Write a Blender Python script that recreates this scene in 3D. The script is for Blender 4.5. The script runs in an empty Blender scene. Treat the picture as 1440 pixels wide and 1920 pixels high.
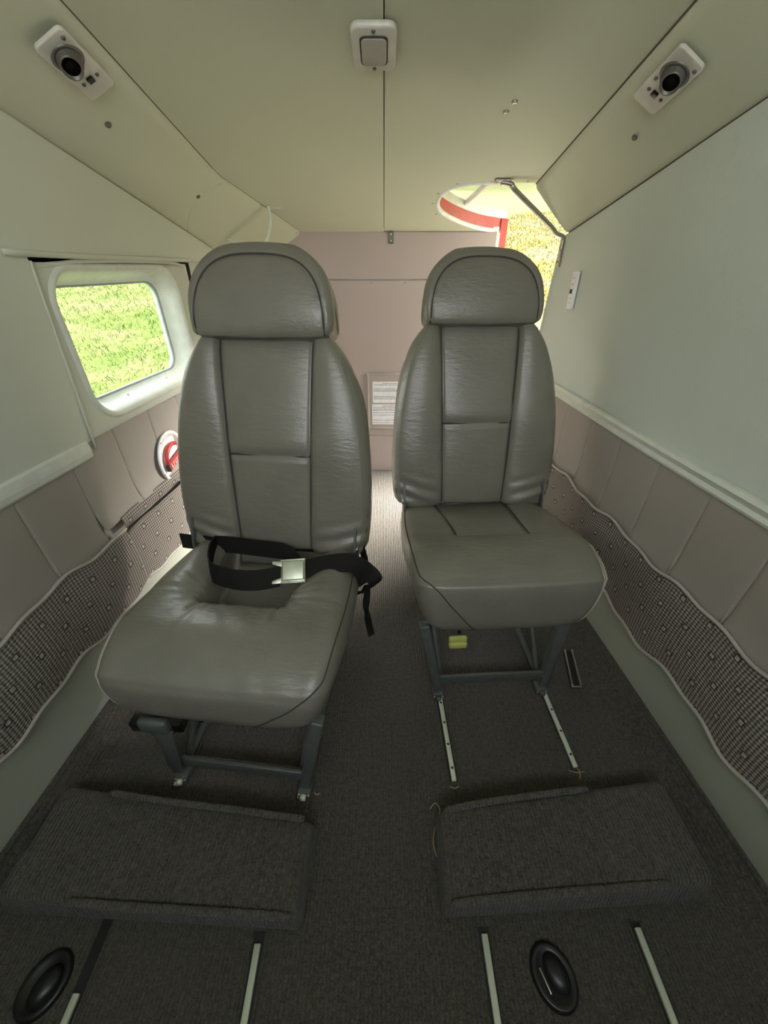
import bpy, bmesh, math, random
import numpy as np
from mathutils import Vector, Matrix
random.seed(7)
R = np.random.default_rng(7)
scn = bpy.context.scene
C = scn.collection

# ------------------------------------------------------------------ camera, sky, sun, exposure
PITCH = math.radians(32.574)
cd = bpy.data.cameras.new('camera'); cam = bpy.data.objects.new('camera', cd); C.objects.link(cam)
cd.sensor_fit = 'HORIZONTAL'; cd.sensor_width = 36.0; cd.lens = 18.0
cd.clip_start = 0.01; cd.clip_end = 200
cam.location = (0, 0, 1.05); cam.rotation_euler = (math.pi/2 - PITCH, 0, 0)
scn.camera = cam

w = bpy.data.worlds.new('sky'); scn.world = w; w.use_nodes = True
wn = w.node_tree; wn.nodes.clear()
wo = wn.nodes.new('ShaderNodeOutputWorld'); wb = wn.nodes.new('ShaderNodeBackground')
wt = wn.nodes.new('ShaderNodeTexCoord'); wsx = wn.nodes.new('ShaderNodeSeparateXYZ')
wr = wn.nodes.new('ShaderNodeValToRGB')
wr.color_ramp.elements[0].position = 0.0; wr.color_ramp.elements[0].color = (0.98, 0.99, 0.95, 1)
wr.color_ramp.elements[1].position = 0.8; wr.color_ramp.elements[1].color = (0.84, 0.93, 1.0, 1)
wn.links.new(wt.outputs['Generated'], wsx.inputs[0]); wn.links.new(wsx.outputs['Z'], wr.inputs[0])
wn.links.new(wr.outputs[0], wb.inputs[0]); wn.links.new(wb.outputs[0], wo.inputs[0])
wb.inputs[1].default_value = 1.9

sd = bpy.data.lights.new('sun', 'SUN'); sun = bpy.data.objects.new('sun', sd); C.objects.link(sun)
sd.energy = 23.0; sd.angle = math.radians(45); sd.color = (1.0, 0.93, 0.87)
sun.rotation_euler = Vector((1.0, 0.38, 0.76)).to_track_quat('Z', 'Y').to_euler()

vs = scn.view_settings
vs.view_transform = 'Standard'; vs.look = 'None'; vs.gamma = 1.0; vs.use_curve_mapping = False
vs.exposure = 1.95

# ------------------------------------------------------------------ materials
class NT:
    """small helper for node graphs"""
    def __init__(s, name):
        s.m = bpy.data.materials.new(name); s.m.use_nodes = True
        s.t = s.m.node_tree; s.b = s.t.nodes['Principled BSDF']
        s.tc = s.t.nodes.new('ShaderNodeTexCoord')
    def n(s, kind, **kw):
        x = s.t.nodes.new(kind)
        for k, v in kw.items(): setattr(x, k, v)
        return x
    def put(s, v, sock):
        if hasattr(v, 'is_linked') or isinstance(v, bpy.types.NodeSocket): s.t.links.new(v, sock)
        else: sock.default_value = v
    def math(s, op, a, b=0.0, c=None):
        x = s.n('ShaderNodeMath', operation=op); s.put(a, x.inputs[0]); s.put(b, x.inputs[1])
        if c is not None: s.put(c, x.inputs[2])
        return x.outputs[0]
    def noise(s, scale, detail=3.0, rough=0.5, co=None, mp=None):
        x = s.n('ShaderNodeTexNoise'); x.inputs['Scale'].default_value = scale
        x.inputs['Detail'].default_value = detail; x.inputs['Roughness'].default_value = rough
        v = co or s.tc.outputs['Object']
        if mp:
            g = s.n('ShaderNodeMapping'); g.inputs['Scale'].default_value = mp; s.t.links.new(v, g.inputs[0]); v = g.outputs[0]
        s.t.links.new(v, x.inputs['Vector']); return x.outputs['Fac']
    def ramp(s, fac, stops):
        x = s.n('ShaderNodeValToRGB'); s.t.links.new(fac, x.inputs[0]); e = x.color_ramp.elements
        while len(e) < len(stops): e.new(0.5)
        for q, (p, c) in zip(e, stops): q.position = p; q.color = (*c, 1) if len(c) == 3 else c
        return x.outputs[0]
    def mix(s, fac, a, b):
        x = s.n('ShaderNodeMix', data_type='RGBA'); s.put(fac, x.inputs[0])
        s.put(a if hasattr(a, 'is_linked') else (*a, 1), x.inputs[6]); s.put(b if hasattr(b, 'is_linked') else (*b, 1), x.inputs[7])
        return x.outputs[2]
    def col(s, v):
        if isinstance(v, tuple): s.b.inputs['Base Color'].default_value = (*v, 1)
        else: s.t.links.new(v, s.b.inputs['Base Color'])
        return s
    def bump(s, hgt, strength=0.3, dist=0.002):
        x = s.n('ShaderNodeBump'); x.inputs['Strength'].default_value = strength; x.inputs['Distance'].default_value = dist
        s.t.links.new(hgt, x.inputs['Height']); s.t.links.new(x.outputs[0], s.b.inputs['Normal']); return s
    def fin(s, rough=0.6, metal=0.0, spec=0.5, sheen=0.0):
        s.b.inputs['Roughness'].default_value = rough; s.b.inputs['Metallic'].default_value = metal
        s.b.inputs['Specular IOR Level'].default_value = spec
        if sheen: s.b.inputs['Sheen Weight'].default_value = sheen
        return s.m

def flat(name, col, rough=0.5, metal=0.0, spec=0.5):
    g = NT(name)
    f = g.noise(35, 2)
    g.col(g.ramp(f, [(0.3, tuple(c*0.93 for c in col)), (0.7, tuple(min(1, c*1.05) for c in col))]))
    return g.fin(rough, metal, spec)

def m_liner(name, col, bump=0.25):
    g = NT(name); a = g.noise(3.0, 4); b = g.noise(420, 2)
    g.col(g.ramp(a, [(0.25, tuple(c*0.94 for c in col)), (0.75, col)]))
    big = g.noise(28, 5, 0.6)
    h = g.math('ADD', g.math('MULTIPLY', b, 0.25), g.math('MULTIPLY', big, 0.8))
    return g.bump(h, bump, 0.004).fin(0.62, 0, 0.35)

def m_leather(name, col):
    g = NT(name); a = g.noise(9, 4); fine = g.noise(330, 2); wr = g.noise(30, 3, 0.6, mp=(1.0, 3.2, 3.0))
    g.col(g.ramp(a, [(0.3, tuple(c*0.9 for c in col)), (0.7, tuple(c*1.07 for c in col))]))
    h = g.math('ADD', g.math('MULTIPLY', fine, 0.10), g.math('MULTIPLY', wr, 0.5))
    return g.bump(h, 0.5, 0.005).fin(0.34, 0, 0.65)

def m_carpet(name, dark, light):
    g = NT(name)
    big = g.noise(2.2, 3); sp = g.noise(320, 2, 0.7); sp2 = g.noise(120, 3, 0.7)
    wv = g.n('ShaderNodeTexWave', wave_type='BANDS', bands_direction='X'); wv.inputs['Scale'].default_value = 42
    wv.inputs['Distortion'].default_value = 1.6; wv.inputs['Detail'].default_value = 2; wv.inputs['Detail Scale'].default_value = 6
    g.t.links.new(g.tc.outputs['Object'], wv.inputs['Vector'])
    f = g.math('ADD', g.math('MULTIPLY', sp, 0.55), g.math('MULTIPLY', sp2, 0.45))
    c1 = g.ramp(f, [(0.33, dark), (0.52, tuple((a+b)/2 for a, b in zip(dark, light))), (0.70, light)])
    c2 = g.mix(g.math('MULTIPLY', wv.outputs['Fac'], 0.22), c1, tuple(c*0.5 for c in dark))
    c3 = g.mix(g.math('MULTIPLY', big, 0.25), c2, tuple(c*1.2 for c in light))
    g.col(c3)
    h = g.math('ADD', g.math('MULTIPLY', wv.outputs['Fac'], -0.5), f)
    return g.bump(h, 0.9, 0.006).fin(1.0, 0, 0.05, 0.15)

def m_weave(name):
    g = NT(name); uv = g.n('ShaderNodeUVMap'); sx = g.n('ShaderNodeSeparateXYZ'); g.t.links.new(uv.outputs[0], sx.inputs[0])
    u, v = sx.outputs[0], sx.outputs[1]
    tau = 2*math.pi
    su = g.math('SINE', g.math('MULTIPLY', u, tau/0.0085)); sv = g.math('SINE', g.math('MULTIPLY', v, tau/0.0075))
    wv = g.math('MULTIPLY_ADD', g.math('ADD', su, sv), 0.25, 0.5)
    row = g.math('FLOOR', g.math('DIVIDE', v, 0.048))
    fu = g.math('FRACT', g.math('MULTIPLY_ADD', row, 0.5, g.math('DIVIDE', u, 0.074)))
    fv = g.math('FRACT', g.math('DIVIDE', v, 0.048))
    au = g.math('ABSOLUTE', g.math('SUBTRACT', fu, 0.5)); av = g.math('ABSOLUTE', g.math('SUBTRACT', fv, 0.5))
    sq = g.math('MULTIPLY', g.math('LESS_THAN', au, 0.062), g.math('LESS_THAN', av, 0.10))
    sqo = g.math('MULTIPLY', g.math('LESS_THAN', au, 0.10), g.math('LESS_THAN', av, 0.16))
    base = g.ramp(wv, [(0.15, (0.085, 0.075, 0.062)), (0.5, (0.22, 0.195, 0.17)), (0.9, (0.40, 0.365, 0.32))])
    c = g.mix(sqo, base, (0.07, 0.06, 0.05)); c = g.mix(sq, c, (0.40, 0.37, 0.33))
    g.col(c); return g.bump(g.math('ADD', wv, sq), 0.6, 0.003).fin(0.85, 0, 0.2)

def m_metal(name, col, rough, metal=1.0):
    g = NT(name); f = g.noise(60, 3, mp=(1, 0.1, 1)); g.col(g.ramp(f, [(0.3, tuple(c*0.8 for c in col)), (0.7, col)])); return g.fin(rough, metal)

def m_grass(name, cols):
    g = NT(name); a = g.noise(1.1, 4, 0.6); b = g.noise(14, 3, 0.7)
    f = g.math('ADD', g.math('MULTIPLY', a, 0.6), g.math('MULTIPLY', b, 0.4))
    green = g.ramp(f, [(0.36, cols[0]), (0.5, cols[1]), (0.62, cols[2])])
    dry = g.ramp(a, [(0.36, (cols[1][0]*1.35, cols[1][1]*0.88, cols[1][2]*0.75)), (0.64, (cols[2][0]*1.2, cols[2][1]*1.1, cols[2][2]*1.15))])
    sx = g.n('ShaderNodeSeparateXYZ'); g.t.links.new(g.tc.outputs['Object'], sx.inputs[0])
    k = g.n('ShaderNodeMapRange'); k.inputs[1].default_value = -0.5; k.inputs[2].default_value = 2.0; g.t.links.new(sx.outputs[0], k.inputs[0])
    g.col(g.mix(k.outputs[0], green, dry)); return g.fin(1.0, 0, 0.0)

def m_glass(name):
    g = NT(name); t = g.n('ShaderNodeBsdfTransparent'); t.inputs[0].default_value = (0.93, 0.97, 0.93, 1)
    gl = g.n('ShaderNodeBsdfGlossy'); gl.inputs['Roughness'].default_value = 0.03
    fr = g.n('ShaderNodeFresnel'); fr.inputs[0].default_value = 1.45; mx = g.n('ShaderNodeMixShader')
    g.t.links.new(g.math('MULTIPLY', fr.outputs[0], 0.6), mx.inputs[0]); g.t.links.new(t.outputs[0], mx.inputs[1]); g.t.links.new(gl.outputs[0], mx.inputs[2])
    g.t.links.new(mx.outputs[0], g.t.nodes['Material Output'].inputs[0]); return g.m

M = dict(
    liner=m_liner('headliner_cream', (0.585, 0.595, 0.455), 0.12),
    wall=m_liner('sidewall_cream', (0.60, 0.615, 0.515), 0.12),
    wallr=m_liner('sidewall_right_cream', (0.62, 0.66, 0.59), 0.30),
    taupe=m_liner('taupe_vinyl', (0.345, 0.31, 0.275), 0.12),
    bulk=m_liner('bulkhead_vinyl', (0.47, 0.385, 0.365), 0.15),
    kick=m_liner('kick_panel_grey', (0.40, 0.425, 0.345), 0.06),
    trim=flat('trim_cream', (0.66, 0.68, 0.60), 0.38),
    leather=m_leather('grey_leather', (0.192, 0.180, 0.148)),
    linerseam=flat('liner_seam_shadow', (0.09, 0.085, 0.055), 0.8),
    seam=flat('seam_dark', (0.05, 0.045, 0.04), 0.8),
    thread=flat('thread_light', (0.55, 0.50, 0.42), 0.8),
    carpet=m_carpet('carpet_charcoal', (0.014, 0.013, 0.010), (0.165, 0.152, 0.126)),
    worn=m_carpet('carpet_worn', (0.025, 0.025, 0.019), (0.18, 0.17, 0.14)),
    weave=m_weave('woven_fabric'),
    piping=flat('piping_taupe', (0.42, 0.385, 0.34), 0.5),
    frame=m_metal('painted_frame', (0.12, 0.13, 0.12), 0.45, 0.2),
    alu=m_metal('aluminium', (0.74, 0.78, 0.62), 0.4, 0.25),
    steel=m_metal('steel', (0.58, 0.54, 0.50), 0.32),
    groove=flat('rail_groove_black', (0.012, 0.012, 0.011), 0.6),
    black=flat('black_rubber', (0.012, 0.012, 0.012), 0.35),
    web=flat('black_webbing', (0.012, 0.011, 0.010), 0.75, 0, 0.2),
    buckle=m_metal('buckle_metal', (0.78, 0.80, 0.66), 0.42, 0.8),
    plastic=flat('cream_plastic', (0.62, 0.60, 0.53), 0.4),
    lens=flat('lamp_lens', (0.42, 0.39, 0.34), 0.35),
    vent=m_metal('vent_grey', (0.16, 0.15, 0.13), 0.4, 0.4),
    paper=flat('paper_white', (0.85, 0.84, 0.86), 0.6),
    ink=flat('ink_grey', (0.22, 0.20, 0.24), 0.7),
    white=flat('white_gloss', (0.84, 0.85, 0.86), 0.3),
    red=flat('red_paint', (0.62, 0.10, 0.075), 0.4),
    redplate=flat('red_handle', (0.55, 0.045, 0.04), 0.35),
    tag=flat('yellow_tag', (0.62, 0.64, 0.16), 0.5),
    hatch=flat('hatch_bounce_green', (0.46, 0.55, 0.40), 0.45),  # white leaf; green bounce from the grass is tinted into its colour
    straw=flat('straw', (0.50, 0.38, 0.20), 0.8),
    seal=flat('window_seal', (0.30, 0.34, 0.31), 0.5),
    glass=m_glass('window_glass'),
    dark=flat('dark_void', (0.008, 0.007, 0.006), 0.9, 0, 0.1),  # near-black colour stands in for the shade inside gaps, slots and bores
    skin=flat('outer_skin_white', (0.75, 0.76, 0.74), 0.5),
    soil=m_grass('grass_ground', [(0.035, 0.053, 0.014), (0.053, 0.068, 0.023), (0.080, 0.080, 0.040)]),
    blade=m_grass('grass_blades', [(0.042, 0.067, 0.015), (0.064, 0.086, 0.027), (0.100, 0.100, 0.052)]),
)

# ------------------------------------------------------------------ builders
def tag(o, label=None, cat=None, group=None, kind=None):
    if label: o['label'] = label
    if cat: o['category'] = cat
    if group: o['group'] = group
    if kind: o['kind'] = kind
    return o
def empty(name, loc=(0, 0, 0), rz=0.0):
    o = bpy.data.objects.new(name, None); C.objects.link(o); o.location = loc; o.rotation_euler = (0, 0, rz); o.empty_display_size = 0.05
    return o
def thing(name, label, cat, loc=(0, 0, 0), rz=0.0, group=None):
    return tag(empty(name, loc, rz), label, cat, group)
LOCAL = set()       # parents whose children are given in local coordinates
def mesh(name, V, F, mat, parent=None, smooth=False, uv=None):
    me = bpy.data.meshes.new(name)
    V = [tuple(map(float, v)) for v in V]
    off = None
    p = parent
    if p is not None and p.name not in LOCAL:
        off = Vector((0, 0, 0)); q = p
        while q is not None: off += q.location; q = q.parent
        if off.length > 0: V = [(a-off.x, b-off.y, c-off.z) for a, b, c in V]
    me.from_pydata(V, [], [tuple(f) for f in F]); me.update()
    if smooth: me.polygons.foreach_set('use_smooth', [True]*len(me.polygons))
    if uv is not None:
        l = me.uv_layers.new(name='UVMap')
        for lp in me.loops: l.data[lp.index].uv = uv[lp.vertex_index]
    if mat is not None: me.materials.append(M[mat])
    o = bpy.data.objects.new(name, me); C.objects.link(o)
    if parent is not None: o.parent = parent
    if parent is not None and parent.name in LOCAL: LOCAL.add(o.name)
    return o
def bm_out(name, bm, mat, parent=None, smooth=False):
    bm.verts.index_update(); bmesh.ops.recalc_face_normals(bm, faces=bm.faces)
    V = [v.co.copy() for v in bm.verts]; F = [[v.index for v in f.verts] for f in bm.faces]; bm.free()
    return mesh(name, V, F, mat, parent, smooth)
def hexa(name, P, mat, parent=None, bev=0.0, seg=2, smooth=None):
    """P: 8 points, 4 bottom then 4 top (same order)"""
    bm = bmesh.new(); v = [bm.verts.new(tuple(p)) for p in P]
    for f in ((3,2,1,0), (4,5,6,7), (0,1,5,4), (1,2,6,5), (2,3,7,6), (3,0,4,7)): bm.faces.new([v[i] for i in f])
    bmesh.ops.recalc_face_normals(bm, faces=bm.faces)
    if bev: bmesh.ops.bevel(bm, geom=list(bm.edges), offset=bev, segments=seg, affect='EDGES', profile=0.5)
    return bm_out(name, bm, mat, parent, bool(bev) if smooth is None else smooth)
def box(name, c, s, mat, parent=None, bev=0.0, rot=None, seg=2):
    P = [Vector((x*s[0]/2, y*s[1]/2, z*s[2]/2)) for z in (-1, 1) for x, y in ((-1, -1), (1, -1), (1, 1), (-1, 1))]
    if rot is not None: P = [rot @ p for p in P]
    c = Vector(c); return hexa(name, [p+c for p in P], mat, parent, bev, seg)
def bar(name, a, b, wdt, hgt, mat, parent=None, up=(0, 0, 1), bev=0.002):
    a, b = Vector(a), Vector(b); d = (b-a); L = d.length; d.normalize(); u = Vector(up); s = d.cross(u).normalized(); u = s.cross(d)
    rot = Matrix((s, d, u)).transposed()
    return box(name, (a+b)/2, (wdt, L, hgt), mat, parent, bev, rot)
def tube_data(pts, r, n=10, closed=False):
    pts = [Vector(p) for p in pts]; N = len(pts); V = []; F = []
    rr = r if hasattr(r, '__len__') else [r]*N
    prev = None
    for i, p in enumerate(pts):
        t = (pts[(i+1) % N]-pts[i-1]) if closed else (pts[min(i+1, N-1)]-pts[max(i-1, 0)])
        t.normalize()
        if prev is None:
            a = Vector((0, 0, 1)) if abs(t.z) < 0.9 else Vector((1, 0, 0)); u = t.cross(a).normalized()
        else: u = (prev - t*prev.dot(t)).normalized()
        prev = u; v = t.cross(u)
        for k in range(n):
            a = 2*math.pi*k/n; V.append(p+u*(rr[i]*math.cos(a))+v*(rr[i]*math.sin(a)))
    for i in range(N if closed else N-1):
        j = (i+1) % N
        for k in range(n): F.append((i*n+k, i*n+(k+1) % n, j*n+(k+1) % n, j*n+k))
    if not closed: F.append(tuple(range(n))[::-1]); F.append(tuple(range((N-1)*n, N*n)))
    return V, F
def tube(name, pts, r, mat, parent=None, n=10, closed=False):
    V, F = tube_data(pts, r, n, closed); return mesh(name, V, F, mat, parent, True)
def spline(pts, k=8, closed=False):
    P = [np.array(p, float) for p in pts]; N = len(P); out = []
    for i in range(N if closed else N-1):
        if closed: a, b, c, d = P[i-1], P[i], P[(i+1) % N], P[(i+2) % N]
        else: a, b, c, d = P[max(i-1, 0)], P[i], P[i+1], P[min(i+2, N-1)]
        for j in range(k):
            t = j/k; out.append(0.5*((2*b)+(c-a)*t+(2*a-5*b+4*c-d)*t*t+(3*b-a-3*c+d)*t**3))
    if not closed: out.append(P[-1])
    return out
def plate(name, poly, depth, mat, parent=None, bev=0.0, seg=2, smooth=False):
    """poly: planar 3-D outline, extruded by the vector depth"""
    bm = bmesh.new(); v = [bm.verts.new(tuple(p)) for p in poly]; f = bm.faces.new(v)
    r = bmesh.ops.extrude_face_region(bm, geom=[f])
    nv = [g for g in r['geom'] if isinstance(g, bmesh.types.BMVert)]
    bmesh.ops.translate(bm, verts=nv, vec=Vector(depth))
    bmesh.ops.recalc_face_normals(bm, faces=bm.faces)
    if bev:
        bot = set(v)
        ed = [e for e in bm.edges if (e.verts[0] in set(nv)) and (e.verts[1] in set(nv))]
        bmesh.ops.bevel(bm, geom=ed, offset=bev, segments=seg, affect='EDGES', profile=0.5)
    return bm_out(name, bm, mat, parent, smooth)
def rrect(w_, h_, r, n=6):
    out = []
    for cx, cy, a0 in ((w_/2-r, h_/2-r, 0), (-w_/2+r, h_/2-r, 90), (-w_/2+r, -h_/2+r, 180), (w_/2-r, -h_/2+r, 270)):
        for k in range(n+1):
            a = math.radians(a0+90*k/n); out.append((cx+r*math.cos(a), cy+r*math.sin(a)))
    return out
def lathe(name, prof, mat, parent, o, ax, n=20, sx=1.0):
    """prof: (radius, height) along axis ax from o"""
    ax = Vector(ax).normalized(); a = Vector((0, 0, 1)) if abs(ax.z) < 0.9 else Vector((1, 0, 0))
    u = ax.cross(a).normalized(); v = ax.cross(u); o = Vector(o); V = []; F = []
    for r, h in prof:
        for k in range(n):
            t = 2*math.pi*k/n; V.append(o+ax*h+u*(r*sx*math.cos(t))+v*(r*math.sin(t)))
    for i in range(len(prof)-1):
        for k in range(n): F.append((i*n+k, i*n+(k+1) % n, (i+1)*n+(k+1) % n, (i+1)*n+k))
    F.append(tuple(range(n))[::-1]); F.append(tuple(range((len(prof)-1)*n, len(prof)*n)))
    return mesh(name, V, F, mat, parent, True)
SCREW = [(0.0045, 0.0), (0.0045, 0.0012), (0.0035, 0.0026), (0.0012, 0.003), (0.001, 0.0018)]
def screw(parent, o, ax, s=1.0, mat='steel', name='screw'):
    return lathe(name, [(r*s, h*s) for r, h in SCREW], mat, parent, o, ax, 10)

# ------------------------------------------------------------------ cabin lines (metres; x right, y aft, z up)
def xr(y): return 0.755-0.075*y
def xl(y): return -0.79+0.07*y
def zs(y): return 1.305-0.24*(y-0.97)
def zc(y): return 1.39-0.19*(y-1.025)
Y0, YB = -0.6, 2.12
YD = 1.655          # fore edge of the side opening
CN = Vector((0, 0.19, 1)).normalized()
def cp(x, y, d=0.0): return Vector((x, y, zc(y)))-CN*d      # point on the ceiling, d below it

def sheet(name, f, us, vs_, mat, parent=None, smooth=True, uv=None):
    V = []; F = []; U = []
    for u in us:
        for v in vs_: V.append(f(u, v)); U.append(uv(u, v) if uv else (u, v))
    n = len(vs_)
    for i in range(len(us)-1):
        for j in range(n-1): F.append((i*n+j, (i+1)*n+j, (i+1)*n+j+1, i*n+j+1))
    return mesh(name, V, F, mat, parent, smooth, U)
def lin(a, b, n): return [a+(b-a)*i/(n-1) for i in range(n)]

# ---- floor
def floor_pt(u, y):
    a, b = xl(y)+0.005, xr(y)-0.005
    prof = [(a, 0.055), (a+0.012, 0.03), (a+0.04, 0.008), (a+0.075, 0.0), (b-0.085, 0.0), (b-0.05, 0.006), (b-0.02, 0.022), (b, 0.042)]
    return prof[u]
fy = lin(Y0, YB, 24)
V = []; F = []
for y in fy:
    for u in range(8): x, z = floor_pt(u, y); V.append((x, y, z))
for i in range(len(fy)-1):
    for j in range(7): F.append((i*8+j, i*8+j+1, (i+1)*8+j+1, (i+1)*8+j))
floor = tag(mesh('floor', V, F, 'carpet', None, True), 'ribbed charcoal carpet covering the cabin floor', kind='structure')
sheet('belly_skin', lambda u, v: (u, v, -0.05), [-0.9, 0.9], [Y0, 2.3], 'skin', floor, False)
tube('carpet_edge', [(xr(y)-0.006, y, 0.044) for y in lin(Y0, 1.6, 20)], 0.006, 'carpet', floor, 8)
tube('carpet_edge', [(xl(y)+0.006, y, 0.057) for y in lin(Y0, 1.9, 20)], 0.006, 'carpet', floor, 8)

# ---- ceiling: two panels meeting at a centre seam, the right one cut by the roof opening
arc = [(0.491, 1.616), (0.396, 1.614), (0.30, 1.619), (0.255, 1.632), (0.225, 1.655), (0.205, 1.69), (0.196, 1.735), (0.195, 1.78), (0.202, 1.83), (0.220, 1.88),
       (0.247, 1.925), (0.285, 1.972), (0.330, 2.018), (0.382, 2.062), (0.437, 2.098), (0.480, 2.115), (0.50, YB)]
ceiling = tag(empty('ceiling'), 'cream vinyl headliner with a seam along its middle', kind='structure')
pr = [(0.001, Y0), (0.491, Y0)]+arc+[(0.001, YB)]
pl = [(-0.001, YB), (-0.367, YB), (-0.506, 1.548), (-0.506, Y0), (-0.001, Y0)]
plate('ceiling_panel', [cp(x, y, 0) for x, y in pr], CN*0.012, 'liner', ceiling)
plate('ceiling_panel', [cp(x, y, 0.003) for x, y in pl], CN*0.012, 'liner', ceiling)
sheet('seam_backing', lambda u, v: cp(u, v, -0.013), [-0.03, 0.03], [Y0, YB], 'dark', ceiling, False)
for x, y in ((0.288, 1.20), (0.280, 1.236)): screw(ceiling, cp(x, y), -CN, 1.5)
for x, y in ((0.238, 1.622), (0.186, 1.70), (0.178, 1.79), (0.205, 1.90), (0.345, 1.603), (0.46, 1.604), (0.03, 2.105), (-0.02, 2.105)):
    screw(ceiling, cp(x, y), -CN, 0.8)

# ---- slanted cove panels between ceiling and walls
def slant(side, y, t, d=0.0):
    if side > 0: A = Vector((0.494, y, zc(y)-0.001)); B = Vector((xr(y), y, zs(y)))
    else:
        k = max(0.0, (y-1.548)/(YB-1.548)); A = Vector((-0.509+0.139*k, y, zc(y)-0.002)); B = Vector((xl(y), y, zs(y)))
    n = Vector((B.z-A.z, 0, -(B.x-A.x)))*(1 if side > 0 else -1)
    n = Vector((-side*abs(B.z-A.z), 0, -abs(B.x-A.x))).normalized()
    return A+(B-A)*t+n*d
def slant_frame(side, y, t):
    a = slant(side, y, t); ey = (slant(side, y+0.05, t)-slant(side, y-0.05, t)).normalized(); ex = (slant(side, y, 1)-slant(side, y, 0)).normalized()
    n = ey.cross(ex).normalized()
    if n.z > 0: n = -n
    return a, ey, ex, n
wall_right = tag(empty('wall_right'), 'cabin sidewall with plain cream upper panel and no window', kind='structure')
wall_left = tag(empty('wall_left'), 'cabin sidewall with cream upper panel around a window', kind='structure')
ts = [0.0, 0.03, 0.06]+lin(0.12, 0.9, 7)+[0.95, 0.98, 0.997]
def sl(side):
    # a slightly cushioned panel with rolled edges and a few soft dents
    def f(y, t):
        e = min(t, 0.997-t)/0.06
        d = 0.006*min(1, max(0, e))+(0.0025*math.sin(7*y+2*side)+0.0012*math.sin(13*y+side))*math.sin(math.pi*t)
        return slant(side, y, t, d)
    return f
sheet('cove_panel', sl(1), lin(Y0, 1.622, 50), ts, 'liner', wall_right)
sheet('cove_panel', sl(-1), lin(Y0, YB, 60), ts, 'liner', wall_left)
tube('cove_crease', spline([slant(-1, 1.575, 0.06, 0.006), slant(-1, 1.54, 0.40, 0.006), slant(-1, 1.56, 0.72, 0.006), slant(-1, 1.62, 0.98, 0.004)], 8), 0.0032, 'liner', wall_left, 8)
for side, wall in ((1, wall_right), (-1, wall_left)):
    # roof skin over the cove
    ye = 1.63 if side > 0 else 2.3
    sheet('roof_skin', lambda y, t: slant(side, y, t, -0.05), lin(Y0, ye, 6), [-0.25, 0.5, 1.25], 'skin', wall, False)
sheet('roof_skin', lambda x, y: cp(x, y, -0.05), [-0.6, 0.15], [Y0, 2.3], 'skin', ceiling, False)
sheet('roof_skin', lambda x, y: cp(x, y, -0.05), [0.15, 0.6], [Y0, 1.60], 'skin', ceiling, False)
for side, wall, yy, t in ((1, wall_right, 1.20, 0.48), (-1, wall_left, 1.155, 0.46), (-1, wall_left, 1.535, 0.42)):
    a, ey, ex, n = slant_frame(side, yy, t); screw(wall, a+n*0.007, n, 1.5, 'vent')
a, ey, ex, n = slant_frame(-1, 2.09, 0.04); screw(wall_left, a+n*0.005, n, 0.9)
a, ey, ex, n = slant_frame(1, 1.60, 0.46); screw(wall_right, a+n*0.005, n, 0.9)

for side, wall, ye in ((1, wall_right, 1.62), (-1, wall_left, YB)):
    for t, d in ((-0.006, 0.0006), (1.0, 0.0015)):
        tube('liner_seam', [slant(side, y, t, d) for y in lin(Y0, ye, 40)], 0.0017, 'linerseam', wall, 6)
# ---- right wall: upper panel, cream trim rail, padded taupe panels, woven pocket band, kick panel
def wavy(y, k): return 0.006*math.sin(21*y+k)+0.004*math.sin(47*y+2*k)
def wall_x(side, y): return xr(y) if side > 0 else xl(y)
def wp(side, y, z, d=0.0): return Vector((wall_x(side, y)-side*d, y, z))
def up_r(y, t):
    z = 0.66+(zs(y)-0.001-0.66)*t
    d = 0.004*math.sin(math.pi*t)+0.0015*math.sin(9*y+5*t)
    ye = y if y < 1.55 else y+(0.045*(1-t))*(y-1.55)/0.105
    return wp(1, ye, z, d)
sheet('upper_panel', up_r, lin(Y0, YD, 56), lin(0, 1, 18), 'wallr', wall_right)
tube('panel_edge', [up_r(YD, t) for t in lin(0, 1, 14)], 0.005, 'wallr', wall_right, 8)
sheet('outer_skin', lambda y, z: wp(1, y, z, -0.06), [Y0, 1.70], [-0.1, 0.7, 1.45], 'skin', wall_right, False)
sheet('outer_skin', lambda y, z: wp(1, y, z, -0.06), [1.70, 2.3], [-0.1, 0.12], 'skin', wall_right, False)
sheet('sill_panel', lambda y, t: wp(1, y, 0.12-0.11*t, 0.0), lin(1.60, YB, 6), [0, 1], 'bulk', wall_right, False)
sheet('sill_top', lambda y, t: wp(1, y, 0.12, -0.06*t), lin(1.60, YB, 6), [0, 1], 'trim', wall_right, False)

def rail(name, side, ya, yb, zt, zb, label):
    prof = [(0.0, zt), (0.010, zt-0.001), (0.016, zt-0.008), (0.012, (zt+zb)/2+0.003), (0.010, (zt+zb)/2-0.002), (0.014, zb+0.008), (0.012, zb+0.002), (0.0, zb)]
    if side < 0: prof = [(0.0, zt), (0.010, zt-0.001), (0.014, zt-0.005), (0.016, (zt+zb)/2+0.004), (0.0165, (zt+zb)/2-0.004), (0.015, zb+0.006), (0.012, zb+0.001), (0.0, zb)]
    V = []; F = []; ys = lin(ya, yb, 24); n = len(prof)
    for y in ys:
        for d, z in prof: V.append(wp(side, y, z+0.002*math.sin(5*y), d+0.002))
    for i in range(len(ys)-1):
        for j in range(n-1): F.append((i*n+j, i*n+j+1, (i+1)*n+j+1, (i+1)*n+j))
    F.append(tuple(range(n))); F.append(tuple(range((len(ys)-1)*n, len(ys)*n)))
    return tag(mesh(name, V, F, 'trim', None, False), label, kind='structure')
rail('trim_1', 1, Y0, 1.645, 0.682, 0.644, 'cream moulded rail running along the windowless wall')
rail('trim_2', -1, Y0, 0.868, 0.700, 0.656, 'cream moulded rail ending at the window panel')

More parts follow.
